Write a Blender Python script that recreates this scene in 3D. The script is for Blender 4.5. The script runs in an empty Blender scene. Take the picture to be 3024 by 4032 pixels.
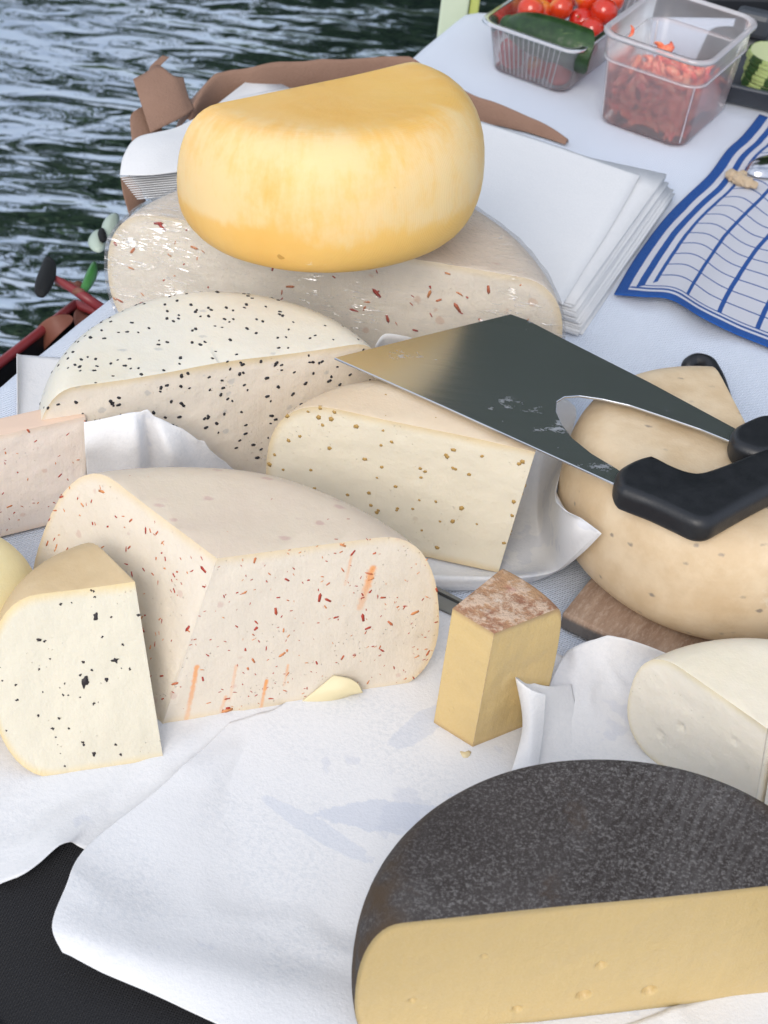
import bpy, bmesh, math, random
import numpy as np
from mathutils import Vector, Matrix, Euler, noise
from mathutils.geometry import delaunay_2d_cdt

random.seed(7)
scene = bpy.context.scene
R_ = math.radians

# ------------------------------------------------------------------ camera, sky, sun
VFOV, PITCH, ROLL, CAMZ = 34.0, 40.0, 7.0, 0.97
PW, PH = 3024, 4032
_f = PH/2/math.tan(R_(VFOV/2)); _t = R_(PITCH); _r = R_(ROLL)
FW = Vector((0, math.cos(_t), -math.sin(_t)))
_up0 = Vector((0, math.sin(_t), math.cos(_t))); _rt0 = Vector((1, 0, 0))
RT = _rt0*math.cos(_r) + _up0*math.sin(_r)
UP = _up0*math.cos(_r) - _rt0*math.sin(_r)
CAM = FW*(-CAMZ/math.sin(_t))
cd = bpy.data.cameras.new('camera'); cam = bpy.data.objects.new('camera', cd)
scene.collection.objects.link(cam)
cd.sensor_fit = 'VERTICAL'; cd.sensor_height = 24; cd.lens = 12/math.tan(R_(VFOV/2))
cd.clip_start = 0.05; cd.clip_end = 500
cam.matrix_world = Matrix(((RT.x, UP.x, -FW.x, CAM.x), (RT.y, UP.y, -FW.y, CAM.y), (RT.z, UP.z, -FW.z, CAM.z), (0, 0, 0, 1)))
cd.dof.use_dof = True; cd.dof.focus_distance = 1.36; cd.dof.aperture_fstop = 9.0
scene.camera = cam

SUN_EL, SUN_AZ = 38.0, 194.0     # azimuth the light comes from, clockwise from +Y
w = bpy.data.worlds.new('World'); scene.world = w; w.use_nodes = True
wn = w.node_tree.nodes; wl = w.node_tree.links
bg = wn['Background']; sky = wn.new('ShaderNodeTexSky'); sky.sky_type = 'NISHITA'
sky.sun_disc = False; sky.sun_elevation = R_(SUN_EL); sky.sun_rotation = R_(SUN_AZ)
sky.air_density = 1.0; sky.dust_density = 2.5; sky.ozone_density = 1.0
# broken overcast: pale cloud over most of the dome, blue showing between
tcw = wn.new('ShaderNodeTexCoord'); mpw = wn.new('ShaderNodeMapping'); mpw.inputs[3].default_value = (1, 1, 2.2); wl.new(tcw.outputs['Generated'], mpw.inputs[0])
nzw = wn.new('ShaderNodeTexNoise'); nzw.inputs['Scale'].default_value = 2.4; nzw.inputs['Detail'].default_value = 5; wl.new(mpw.outputs[0], nzw.inputs['Vector'])
mrw = wn.new('ShaderNodeMapRange'); mrw.inputs[1].default_value = .36; mrw.inputs[2].default_value = .60; mrw.inputs[3].default_value = .35; mrw.inputs[4].default_value = .95; wl.new(nzw.outputs[0], mrw.inputs[0])
mxw = wn.new('ShaderNodeMix'); mxw.data_type = 'RGBA'; wl.new(mrw.outputs[0], mxw.inputs[0]); wl.new(sky.outputs[0], mxw.inputs[6]); mxw.inputs[7].default_value = (5.4, 5.9, 6.8, 1)
wl.new(mxw.outputs[2], bg.inputs[0]); bg.inputs[1].default_value = 0.15
sd = bpy.data.lights.new('sun', 'SUN'); sd.energy = 1.45; sd.angle = R_(32); sd.color = (1, .95, .88)
sun = bpy.data.objects.new('sun', sd); scene.collection.objects.link(sun)
az = R_(SUN_AZ); el = R_(SUN_EL)
sdir = Vector((math.sin(az)*math.cos(el), math.cos(az)*math.cos(el), math.sin(el)))
sun.rotation_euler = sdir.to_track_quat('Z', 'Y').to_euler(); sun.location = sdir*5
scene.view_settings.view_transform = 'Standard'; scene.view_settings.look = 'None'
scene.view_settings.exposure = 0.22; scene.view_settings.gamma = 1.0
scene.view_settings.use_curve_mapping = False
scene.cycles.max_bounces = 8; scene.cycles.transparent_max_bounces = 16
scene.cycles.use_denoising = True

# ------------------------------------------------------------------ survey helpers: sight line -> point on a real plane
def ray(x, y): return FW*_f + RT*(x-PW/2) + UP*(PH/2-y)
def P(x, y, z=0.0):
    d = ray(x, y); return CAM + d*((z-CAM.z)/d.z)
def PY(x, y, Y):
    d = ray(x, y); return CAM + d*((Y-CAM.y)/d.y)
def PP(x, y, p0, n):
    d = ray(x, y); return CAM + d*((p0-CAM).dot(n)/d.dot(n))

# ------------------------------------------------------------------ object helpers
COL = scene.collection
def tag(o, label=None, cat=None, group=None, kind=None):
    if label: o['label'] = label
    if cat: o['category'] = cat
    if group: o['group'] = group
    if kind: o['kind'] = kind
    return o
def link(name, me, parent=None, mat=None, smooth=True):
    o = bpy.data.objects.new(name, me); COL.objects.link(o)
    if mat: me.materials.clear(); me.materials.append(mat)
    if smooth and len(me.polygons): me.polygons.foreach_set('use_smooth', [True]*len(me.polygons))
    if parent: o.parent = parent
    return o
def from_bm(name, bm, parent=None, mat=None, smooth=True):
    me = bpy.data.meshes.new(name); bm.to_mesh(me); bm.free()
    return link(name, me, parent, mat, smooth)
def from_py(name, v, f, parent=None, mat=None, smooth=True):
    me = bpy.data.meshes.new(name); me.from_pydata([tuple(p) for p in v], [], f); me.update()
    return link(name, me, parent, mat, smooth)
def empty(name, loc, label, cat, group=None, rot=(0, 0, 0)):
    o = bpy.data.objects.new(name, None); COL.objects.link(o); o.location = loc; o.rotation_euler = rot
    o.empty_display_size = .03
    return tag(o, label, cat, group)
def dup(o, parent=None):
    c = o.copy(); COL.objects.link(c)
    if parent: c.parent = parent
    return c

# ------------------------------------------------------------------ shader helpers
class M:
    def __init__(s, name):
        s.m = bpy.data.materials.new(name); s.m.use_nodes = True; s.nt = s.m.node_tree
        s.n = s.nt.nodes; s.l = s.nt.links; s.b = s.n['Principled BSDF']; s.out = s.n['Material Output']
        s._tc = None
    def put(s, sock, v):
        if isinstance(v, bpy.types.NodeSocket): s.l.new(v, sock)
        else:
            if isinstance(v, (tuple, list)) and len(v) == 3 and sock.type == 'RGBA': v = (*v, 1)
            sock.default_value = v
    def tc(s, k='Object'):
        if not s._tc: s._tc = s.n.new('ShaderNodeTexCoord')
        return s._tc.outputs[k]
    def geo(s, k): return s.n.new('ShaderNodeNewGeometry').outputs[k]
    def map(s, v=None, scale=(1, 1, 1), rot=(0, 0, 0), loc=(0, 0, 0)):
        n = s.n.new('ShaderNodeMapping'); s.put(n.inputs[0], v if v is not None else s.tc())
        n.inputs[1].default_value = loc; n.inputs[2].default_value = rot; n.inputs[3].default_value = scale
        return n.outputs[0]
    def noise(s, scale, detail=3, rough=.5, vec=None, dist=0.0):
        n = s.n.new('ShaderNodeTexNoise'); s.put(n.inputs['Vector'], vec if vec is not None else s.tc())
        n.inputs['Scale'].default_value = scale; n.inputs['Detail'].default_value = detail
        n.inputs['Roughness'].default_value = rough; n.inputs['Distortion'].default_value = dist
        return n.outputs[0]
    def voro(s, scale, vec=None, out=0, feature='F1', rnd=1.0):
        n = s.n.new('ShaderNodeTexVoronoi'); n.feature = feature; s.put(n.inputs['Vector'], vec if vec is not None else s.tc())
        n.inputs['Scale'].default_value = scale; n.inputs['Randomness'].default_value = rnd
        return n.outputs[out]
    def wave(s, scale, vec=None, dist=0, detail=2, axis='X'):
        n = s.n.new('ShaderNodeTexWave'); n.bands_direction = axis; s.put(n.inputs['Vector'], vec if vec is not None else s.tc())
        n.inputs['Scale'].default_value = scale; n.inputs['Distortion'].default_value = dist; n.inputs['Detail'].default_value = detail
        return n.outputs[1]
    def math(s, op, a, b=0.0, c=0.0, clamp=False):
        n = s.n.new('ShaderNodeMath'); n.operation = op; n.use_clamp = clamp
        s.put(n.inputs[0], a); s.put(n.inputs[1], b); s.put(n.inputs[2], c); return n.outputs[0]
    def add(s, a, b): return s.math('ADD', a, b)
    def mul(s, a, b): return s.math('MULTIPLY', a, b)
    def sub(s, a, b): return s.math('SUBTRACT', a, b)
    def xyz(s, v=None):
        n = s.n.new('ShaderNodeSeparateXYZ'); s.put(n.inputs[0], v if v is not None else s.tc()); return n.outputs
    def smooth(s, v, a, b, lo=0.0, hi=1.0):
        n = s.n.new('ShaderNodeMapRange'); n.interpolation_type = 'SMOOTHSTEP'
        s.put(n.inputs[0], v); n.inputs[1].default_value = a; n.inputs[2].default_value = b
        n.inputs[3].default_value = lo; n.inputs[4].default_value = hi; return n.outputs[0]
    def mix(s, f, a, b, mode='MIX'):
        n = s.n.new('ShaderNodeMix'); n.data_type = 'RGBA'; n.blend_type = mode
        s.put(n.inputs[0], f); s.put(n.inputs[6], a); s.put(n.inputs[7], b); return n.outputs[2]
    def bump(s, h, dist, strength=1.0, nrm=None):
        n = s.n.new('ShaderNodeBump'); s.put(n.inputs['Height'], h); n.inputs['Distance'].default_value = dist
        n.inputs['Strength'].default_value = strength
        if nrm is not None: s.put(n.inputs['Normal'], nrm)
        return n.outputs[0]
    def set(s, **k):
        for a, v in k.items(): s.put(s.b.inputs[a.replace('_', ' ')], v)
        return s
    def sss(s, wgt, sc, rad=(1, .6, .3)):
        s.b.inputs['Subsurface Weight'].default_value = wgt; s.b.inputs['Subsurface Scale'].default_value = sc
        s.b.inputs['Subsurface Radius'].default_value = rad
    def plen(s, x, y): return s.math('SQRT', s.add(s.mul(x, x), s.mul(y, y)))

def mapquick(name, col, rough=.5, **k):
    m = M(name); m.set(Base_Color=col, Roughness=rough, **k); return m.m

# how close a point of a wheel is to its rind: 0 in the middle, 1 at the rind
def rindness(m, R, h, a, p=2.4):
    x, y, z = m.xyz()
    rr = m.math('MAXIMUM', m.math('DIVIDE', m.sub(m.plen(x, y), R-a), a), 0.0)
    rz = m.math('ABSOLUTE', m.sub(m.math('DIVIDE', z, h/2), 1.0))
    return m.math('POWER', m.add(m.math('POWER', rr, p), m.math('POWER', rz, p)), 1/p)

def paste_mat(name, base, edge, R, h, a, edge0=.86, blot=None, blot_scale=70, blot_thr=.22, rough=.42, streaks=None, pits=.5, sss=.3, mott=.06):
    m = M(name)
    q = rindness(m, R, h, a)
    nz = m.noise(22, 4, .55)
    e = m.smooth(m.add(q, m.mul(m.sub(nz, .5), .07)), edge0, 1.02)
    big = m.noise(7, 3)
    c = m.mix(m.mul(m.smooth(big, .35, .7), mott*6), base, tuple(b*(1-mott*2.2) for b in base))
    c = m.mix(e, c, edge)
    fine = m.noise(600, 2)
    c = m.mix(m.mul(fine, .10), c, (.95, .93, .86))
    if blot:
        v = m.n.new('ShaderNodeTexVoronoi'); v.inputs['Scale'].default_value = blot_scale
        m.put(v.inputs['Vector'], m.map(scale=(1, 1, 1)))
        dsp = m.add(v.outputs['Distance'], m.mul(m.sub(m.noise(160, 2), .5), .35))
        sep = m.n.new('ShaderNodeSeparateColor'); m.put(sep.inputs[0], v.outputs['Color'])
        th = m.smooth(sep.outputs[0], .45, 1.0, 0, blot_thr)
        k = m.smooth(m.sub(dsp, th), -.06, .05, .62, 0)
        k2 = m.mul(k, m.smooth(sep.outputs[0], .4, .5))
        c = m.mix(m.mul(k2, .55), c, blot)
    for (A, B, wd, col, amt) in (streaks or []):
        # orange oil smears dragged by the knife: soft capsule between two points of the face
        ab = B-A; L2 = ab.length_squared
        vm = m.n.new('ShaderNodeVectorMath'); vm.operation = 'SUBTRACT'; m.put(vm.inputs[0], m.tc()); vm.inputs[1].default_value = A
        dt = m.n.new('ShaderNodeVectorMath'); dt.operation = 'DOT_PRODUCT'; m.put(dt.inputs[0], vm.outputs[0]); dt.inputs[1].default_value = ab
        t = m.math('DIVIDE', dt.outputs['Value'], L2, clamp=True)
        sc = m.n.new('ShaderNodeVectorMath'); sc.operation = 'SCALE'; sc.inputs[0].default_value = ab; m.put(sc.inputs['Scale'], t)
        df = m.n.new('ShaderNodeVectorMath'); df.operation = 'DISTANCE'; m.put(df.inputs[0], vm.outputs[0]); m.put(df.inputs[1], sc.outputs[0])
        k = m.smooth(m.add(df.outputs['Value'], m.mul(m.sub(m.noise(260, 2), .5), wd*1.1)), wd*.25, wd*1.1, amt, 0)
        k = m.mul(k, m.smooth(t, 0, 1.0, 1.0, .45))
        c = m.mix(k, c, col)
    # tiny pits and knife drag marks
    vp = m.voro(260); pit = m.smooth(vp, .0, .16, 0, 1)
    pm = m.smooth(m.noise(30, 2), .52, .62)
    hgt = m.add(m.mul(m.add(m.mul(m.sub(pit, 1), pm), 0), pits*.8), m.add(m.mul(m.noise(38, 5, .62), .9), m.mul(m.noise(7, 3, .6, vec=m.map(scale=(14, 14, 1.0), rot=(0, .25, 0))), .30)))
    m.set(Base_Color=c, Roughness=m.smooth(m.noise(35, 3), .3, .7, rough-.06, rough+.14), Normal=m.bump(hgt, .0022, .9))
    m.b.inputs['Specular IOR Level'].default_value = .42
    if sss: m.sss(sss*.55, .006, (1, .75, .45))
    return m.m

def rind_mat(name, base, alt, spots=None, spot_scale=90, rough=.4, streak=False, sss=.2, weave=0, white=.0, spot_amt=.5, spot_thr=.2, mscale=9):
    m = M(name)
    n1 = m.noise(mscale, 5, .6); c = m.mix(m.smooth(n1, .35, .68), base, alt)
    n2 = m.noise(120, 4, .65); c = m.mix(m.mul(m.smooth(n2, .3, .8), .22), c, tuple(min(1, v*1.18) for v in base))
    if white:
        wn_ = m.smooth(m.noise(26, 5, .7, vec=m.map(scale=(1, 1, .6))), .63, .75)
        c = m.mix(m.mul(wn_, white), c, (.86, .82, .72))
    if spots:
        v = m.n.new('ShaderNodeTexVoronoi'); v.inputs['Scale'].default_value = spot_scale
        m.put(v.inputs['Vector'], m.map(scale=(.55, 1, 1), rot=(0, 0, .3)))
        d = m.add(v.outputs['Distance'], m.mul(m.sub(m.noise(200, 2), .5), .3))
        sep = m.n.new('ShaderNodeSeparateColor'); m.put(sep.inputs[0], v.outputs['Color'])
        k = m.mul(m.smooth(m.sub(d, spot_thr), -.08, .08, 1, 0), m.smooth(sep.outputs[1], .45, .6))
        c = m.mix(m.mul(k, spot_amt), c, spots)
    hgt = m.add(m.mul(m.noise(48, 5, .65), 1.4), m.mul(m.noise(420, 3), .25))
    if weave:
        a = m.wave(320, axis='X'); b = m.wave(320, axis='Z'); a2 = m.wave(320, axis='Y')
        hgt = m.add(hgt, m.mul(m.add(m.add(a, b), a2), weave))
    m.set(Base_Color=c, Roughness=m.smooth(m.noise(50, 3), .3, .7, rough, rough+.18), Normal=m.bump(hgt, .0008, .7))
    m.b.inputs['Specular IOR Level'].default_value = .4
    if sss: m.sss(sss*.6, .005, (1, .7, .4))
    return m.m

def paper_mat(name='white paper', tint=(.92, .92, .93), spots=.25, oil=None, mott=1.0):
    m = M(name); o = m.tc('Object')
    f = m.smooth(m.noise(260, 4, .75, vec=o), .42, .62); patch = m.smooth(m.noise(14, 3, vec=o), .38, .66)
    c = m.mix(m.mul(m.mul(f, .17*mott), m.add(m.mul(patch, .8), .2)), tint, (.60, .65, .71))
    g = m.smooth(m.add(m.noise(11, 4, .65, vec=o), m.mul(m.noise(90, 2, vec=o), .10)), .66, .69)
    c = m.mix(m.mul(g, spots), c, (.60, .64, .76))
    for (x, y, rx, ry, rot, amt) in (oil or []):     # greasy patches where cheese lay
        v = m.xyz(m.map(o, loc=(-x, -y, 0)))
        cs, sn = math.cos(rot), math.sin(rot)
        u = m.math('DIVIDE', m.add(m.mul(v[0], cs), m.mul(v[1], sn)), rx); t = m.math('DIVIDE', m.sub(m.mul(v[1], cs), m.mul(v[0], sn)), ry)
        d = m.add(m.plen(u, t), m.mul(m.sub(m.noise(70, 4, .7, vec=o), .5), .9))
        c = m.mix(m.mul(m.smooth(d, .86, 1.0, 1, 0), amt), c, (.66, .71, .82))
    h = m.add(m.noise(400, 3, .7, vec=o), m.mul(m.noise(18, 4, .6, vec=o), 2.2))
    m.set(Base_Color=c, Roughness=.8, Normal=m.bump(h, .0008, .7))
    m.b.inputs['Specular IOR Level'].default_value = .12
    tr = m.n.new('ShaderNodeBsdfTranslucent'); m.put(tr.inputs[0], c)
    mx = m.n.new('ShaderNodeMixShader'); mx.inputs[0].default_value = .24
    m.l.new(m.b.outputs[0], mx.inputs[1]); m.l.new(tr.outputs[0], mx.inputs[2]); m.l.new(mx.outputs[0], m.out.inputs[0])
    return m.m

def film_mat(name, tint, opac, rough=.25, spec=.12, noise_amt=0, diff=(.8, .82, .88)):
    m = M(name)
    t = m.n.new('ShaderNodeBsdfTransparent'); t.inputs[0].default_value = (*tint, 1)
    d = m.n.new('ShaderNodeBsdfDiffuse'); d.inputs[0].default_value = (*diff, 1)
    tl = m.n.new('ShaderNodeBsdfTranslucent'); tl.inputs[0].default_value = (*diff, 1)
    g = m.n.new('ShaderNodeBsdfGlossy'); g.inputs[1].default_value = rough
    m1 = m.n.new('ShaderNodeMixShader'); m1.inputs[0].default_value = .5
    m.l.new(d.outputs[0], m1.inputs[1]); m.l.new(tl.outputs[0], m1.inputs[2])
    m2 = m.n.new('ShaderNodeMixShader'); m2.inputs[0].default_value = opac
    m.l.new(t.outputs[0], m2.inputs[1]); m.l.new(m1.outputs[0], m2.inputs[2])
    m3 = m.n.new('ShaderNodeMixShader')
    fr = m.n.new('ShaderNodeFresnel'); fr.inputs[0].default_value = 1.5
    m.put(m3.inputs[0], m.add(fr.outputs[0], spec))
    m.l.new(m2.outputs[0], m3.inputs[1]); m.l.new(g.outputs[0], m3.inputs[2]); m.l.new(m3.outputs[0], m.out.inputs[0])
    return m, m2, m3, g, fr

# ------------------------------------------------------------------ geometry helpers
def catmull(pts, n, closed=False):
    pts = [Vector(p) for p in pts]; out = []; N = len(pts)
    seg = N if closed else N-1
    for i in range(seg):
        if closed: a, b, c, d = pts[(i-1) % N], pts[i], pts[(i+1) % N], pts[(i+2) % N]
        else: a, b, c, d = pts[max(i-1, 0)], pts[i], pts[i+1], pts[min(i+2, N-1)]
        for k in range(n):
            t = k/n
            out.append(.5*((2*b)+(c-a)*t+(2*a-5*b+4*c-d)*t*t+(3*b-a-3*c+d)*t**3))
    if not closed: out.append(pts[-1].copy())
    return out

def sheet(name, rows, parent, mat, n=10, amp=0.0, freq=12, thick=.0, seed=0, uv=True, floor=None, metric=False):
    """smooth sheet through a grid of world points; thin but closed"""
    cols = [catmull(r, n) for r in rows]
    W_ = len(cols[0]); grid = []; cl_r = [0.0]; cl_c = [0.0]
    for k in range(1, len(cols[0])): cl_r.append(cl_r[-1]+(cols[0][k]-cols[0][k-1]).length)
    c0_ = catmull([c[0] for c in cols], n)
    for k in range(1, len(c0_)): cl_c.append(cl_c[-1]+(c0_[k]-c0_[k-1]).length)
    for j in range(W_):
        grid.append(catmull([c[j] for c in cols], n))
    H_ = len(grid[0]); org = parent.location if parent else Vector()
    v = []; f = []; uvs = []
    for j in range(W_):
        for i in range(H_):
            p = grid[j][i].copy()
            if amp:
                q = p*freq + Vector((seed*3.1, seed*1.7, 0))
                rid = 1-abs(noise.noise(q))*2
                rid2 = 1-abs(noise.noise(q*.55+Vector((7, 3, 1))))*9
                p.z += amp*(noise.noise(q*.6)*1.3 + .5*max(0, rid-.55) + .55*max(0, rid2))
            if floor is not None: p.z = max(p.z, floor)
            v.append(p-org); uvs.append((cl_r[j], cl_c[i]) if metric else (j/(W_-1), i/(H_-1)))
    for j in range(W_-1):
        for i in range(H_-1):
            f.append((j*H_+i, (j+1)*H_+i, (j+1)*H_+i+1, j*H_+i+1))
    me = bpy.data.meshes.new(name); me.from_pydata([tuple(p) for p in v], [], f)
    if uv:
        ul = me.uv_layers.new(name='UVMap')
        for lp in me.loops: ul.data[lp.index].uv = uvs[lp.vertex_index]
    me.update(); o = link(name, me, parent, mat)
    if thick:
        md = o.modifiers.new('solid', 'SOLIDIFY'); md.thickness = thick; md.offset = 0
    return o

def tube(name, pts, rad, parent, mat, seg=12, flat=1.0, up=Vector((0, 0, 1)), sub=6, caps=True):
    """swept tube; rad a number or list per control point; flat scales the 'up' half axis"""
    rl = rad if isinstance(rad, (list, tuple)) else [rad]*len(pts)
    c = catmull(pts, sub); rr = [x[0] for x in catmull([(r, 0, 0) for r in rl], sub)]
    v = []; f = []
    N = len(c)
    for i, p in enumerate(c):
        d = (c[min(i+1, N-1)]-c[max(i-1, 0)]).normalized()
        s = d.cross(up).normalized(); u = s.cross(d).normalized()
        for k in range(seg):
            a = 2*math.pi*k/seg; v.append(p + s*math.cos(a)*rr[i] + u*math.sin(a)*rr[i]*flat)
    for i in range(N-1):
        for k in range(seg):
            a = i*seg+k; b = i*seg+(k+1) % seg; f.append((a, b, b+seg, a+seg))
    if caps:
        for (base, pt, sgn, i0) in ((0, c[0], -1, 0), ((N-1)*seg, c[-1], 1, N-1)):
            d = (c[1]-c[0]).normalized()*-1 if i0 == 0 else (c[-1]-c[-2]).normalized()
            v.append(pt + d*rr[i0]*.5); t = len(v)-1
            for k in range(seg):
                a = base+k; b = base+(k+1) % seg
                f.append((b, a, t) if i0 == 0 else (a, b, t))
    org = parent.location if parent else Vector()
    return from_py(name, [p-org for p in v], f, parent, mat)

def box_bm(bm, c, size, rot=None, bev=0):
    M4 = Matrix.Translation(c) @ (rot.to_4x4() if rot else Matrix()) @ Matrix.Diagonal((*size, 1))
    r = bmesh.ops.create_cube(bm, size=1, matrix=M4)
    if bev:
        es = list({e for v in r['verts'] for e in v.link_edges})
        bmesh.ops.bevel(bm, geom=es, offset=bev, segments=2, affect='EDGES', profile=.5)

def pillow(name, outline, z0, z1, rnd, parent, mat, steps=5, top_only=False):
    """slab with rounded rim; outline: list of 2-D (local) points in order, z0..z1 thickness"""
    pts = [Vector((p[0], p[1])) for p in outline]; N = len(pts)
    area = sum(pts[i].x*pts[(i+1) % N].y-pts[(i+1) % N].x*pts[i].y for i in range(N))
    if area < 0: pts.reverse()
    nr = []
    for i in range(N):
        a = (pts[i]-pts[i-1]).normalized(); b = (pts[(i+1) % N]-pts[i]).normalized()
        t = (a+b).normalized(); nr.append(Vector((-t.y, t.x)))
    lay = []
    for k in range(steps+1):
        a = math.pi/2*k/steps; lay.append((rnd*(1-math.sin(a)), z0+rnd*(1-math.cos(a))))
    lay = lay + [(i, z0+z1-z) for i, z in reversed(lay)]
    v = []; f = []
    for ins, z in lay:
        for i in range(N): q = pts[i]+nr[i]*ins; v.append((q.x, q.y, z))
    for k in range(len(lay)-1):
        for i in range(N):
            j = (i+1) % N; f.append((k*N+i, k*N+j, (k+1)*N+j, (k+1)*N+i))
    for base, flip in ((0, True), ((len(lay)-1)*N, False)):
        r = delaunay_2d_cdt([Vector(v[base+i][:2]) for i in range(N)], [], [list(range(N))], 1, 1e-7)
        mp = []
        for k_, o in enumerate(r[3]):
            if o and o[0] < N: mp.append(o[0])
            else: v.append((r[0][k_].x, r[0][k_].y, v[base][2])); mp.append(len(v)-1-base)
        for t in r[2]:
            a_, b_, c_ = [r[0][k] for k in t[:3]]; ccw = (b_-a_).cross(c_-a_) > 0
            t2 = [base+mp[k] for k in t]; f.append(t2[::-1] if ccw == flip else t2)
    return from_py(name, v, f, parent, mat)

def profile(R, h, a, p=2.4, n=16):
    out = []
    for i in range(n+1):
        t = -math.pi/2+math.pi*i/n; s, c = math.sin(t), math.cos(t)
        z = h/2 + math.copysign(abs(s)**(2/p), s)*h/2; r = R-a+a*abs(c)**(2/p); out.append((r, z))
    return out

def cheese_solid(R, h, a, cuts, p=2.4, seed=0, wob=.003, seg=128, bev=.0012, n=20, squash=None):
    """wheel of cheese cut by planes; returns bmesh with int face layer 'cap' (0 rind, 1.. cut faces)"""
    bm = bmesh.new(); L = bm.faces.layers.int.new('cap')
    pr = profile(R, h, a, p, n); rings = [(r_*(R-a), 0.0) for r_ in (.2, .45, .7, .88)] + pr + [(r_*(R-a), h) for r_ in (.88, .7, .45, .2)]
    rows = [[bm.verts.new((r*math.cos(2*math.pi*k/seg), r*math.sin(2*math.pi*k/seg), z)) for k in range(seg)] for r, z in rings]
    for i in range(len(rows)-1):
        for k in range(seg): bm.faces.new((rows[i][k], rows[i][(k+1) % seg], rows[i+1][(k+1) % seg], rows[i+1][k]))
    b = bm.verts.new((0, 0, 0)); t = bm.verts.new((0, 0, h))
    for k in range(seg):
        bm.faces.new((rows[0][(k+1) % seg], rows[0][k], b)); bm.faces.new((rows[-1][k], rows[-1][(k+1) % seg], t))
    if squash:      # wheels are not perfectly round
        for v in bm.verts: v.co += squash[0]*v.co.dot(squash[0])*(squash[1]-1)
    for v in bm.verts:
        q = v.co*9 + Vector((seed*5.3, seed*2.1, seed)); nv = noise.noise_vector(q)
        k = min(1, v.co.z/(h*.25))      # keep the underside flat
        v.co += Vector((nv.x*wob, nv.y*wob, nv.z*wob*k))
    for i, (pt, nm) in enumerate(cuts):
        g = bm.verts[:]+bm.edges[:]+bm.faces[:]
        r = bmesh.ops.bisect_plane(bm, geom=g, dist=1e-6, plane_co=pt, plane_no=nm, clear_outer=True)
        ed = [e for e in r['geom_cut'] if isinstance(e, bmesh.types.BMEdge)]
        r = bmesh.ops.contextual_create(bm, geom=ed)
        for f in r['faces']: f[L] = i+1
    bmesh.ops.remove_doubles(bm, verts=bm.verts[:], dist=.00004)
    bm.normal_update()
    if bev:
        es = [e for e in bm.edges if len(e.link_faces) == 2 and e.link_faces[0][L] != e.link_faces[1][L]]
        bmesh.ops.bevel(bm, geom=es, offset=bev, segments=2, affect='EDGES', profile=.5, clamp_overlap=True)
        bm.normal_update()
    # classify again by plane
    for f in bm.faces:
        f[L] = 0
        if f.calc_area() < 1e-6 and len(f.verts) < 12: continue
        for i, (pt, nm) in enumerate(cuts):
            nn = Vector(nm).normalized()
            if len(f.verts) > 12 and f.normal.dot(nn) > .999: f[L] = i+1
    return bm

def split_solid(bm, cuts, root, name_cap, mat_rind, mat_cap, gs=.004, holes=(), dent=.0011, seed=0, rind_name='rind'):
    L = bm.faces.layers.int['cap']; caps = [f for f in bm.faces if f[L]]
    out = []
    for f in caps:
        i = f[L]-1; nn = Vector(cuts[i][1]).normalized()
        u = nn.orthogonal().normalized() if abs(nn.z) > .9 else Vector((0, 0, 1)).cross(nn).normalized(); w_ = nn.cross(u)
        o = f.verts[0].co.copy()
        P2 = [Vector(((v.co-o).dot(u), (v.co-o).dot(w_))) for v in f.verts]
        A = np.array([tuple(p) for p in P2]); B = np.roll(A, -1, 0); D = B-A
        lo = A.min(0); hi = A.max(0)
        xs = np.arange(lo[0], hi[0], gs); ys = np.arange(lo[1], hi[1], gs*.866)
        X, Y = np.meshgrid(xs, ys); X = X + (np.arange(len(ys)) % 2)[:, None]*gs*.5
        Q = np.stack([X.ravel(), Y.ravel()], 1)
        Q = Q + np.random.RandomState(seed+i).uniform(-.15, .15, Q.shape)*gs
        inside = np.zeros(len(Q), bool)
        for a_, b_ in zip(A, B):
            c = ((a_[1] > Q[:, 1]) != (b_[1] > Q[:, 1])) & (Q[:, 0] < (b_[0]-a_[0])*(Q[:, 1]-a_[1])/((b_[1]-a_[1]) or 1e-12)+a_[0])
            inside ^= c
        dd = np.full(len(Q), 9.0); L2 = (D*D).sum(1)+1e-15
        for a_, d_, l_ in zip(A, D, L2):
            t = np.clip(((Q-a_)*d_).sum(1)/l_, 0, 1); dd = np.minimum(dd, np.sqrt(((a_+d_*t[:, None]-Q)**2).sum(1)))
        keep = inside & (dd > gs*.55); Q = Q[keep]; dd = dd[keep]
        NB = len(P2)
        res = delaunay_2d_cdt(P2+[Vector(q) for q in Q], [], [list(range(NB))], 1, 1e-7)
        vs, fs, ov = res[0], res[2], res[3]
        co = []
        for k, p in enumerate(vs):
            c3 = o + u*p.x + w_*p.y
            if ov[k] and ov[k][0] >= NB:
                fade = min(1, dd[ov[k][0]-NB]/.006)
                z = noise.noise(c3*28+Vector((seed, 0, 0)))*dent + noise.noise(c3*90)*dent*.4
                for (hp, hr, hd) in holes:
                    r = (c3-hp).length
                    if r < hr*1.6:
                        e = r/hr
                        z -= hd*math.sqrt(max(0, 1-e*e))
                c3 = c3 + nn*z*fade
            co.append(c3)
        ff = []
        for t in fs:
            a_, b_, c_ = [co[k] for k in t[:3]]
            ff.append(t if (b_-a_).cross(c_-a_).dot(nn) > 0 else t[::-1])
        ob = from_py(name_cap, co, ff, root, mat_cap); out.append((i, ob))
    bmesh.ops.delete(bm, geom=caps, context='FACES')
    rind = from_bm(rind_name, bm, root, mat_rind)
    return rind, [o for _, o in sorted(out, key=lambda t: t[0])]

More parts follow.
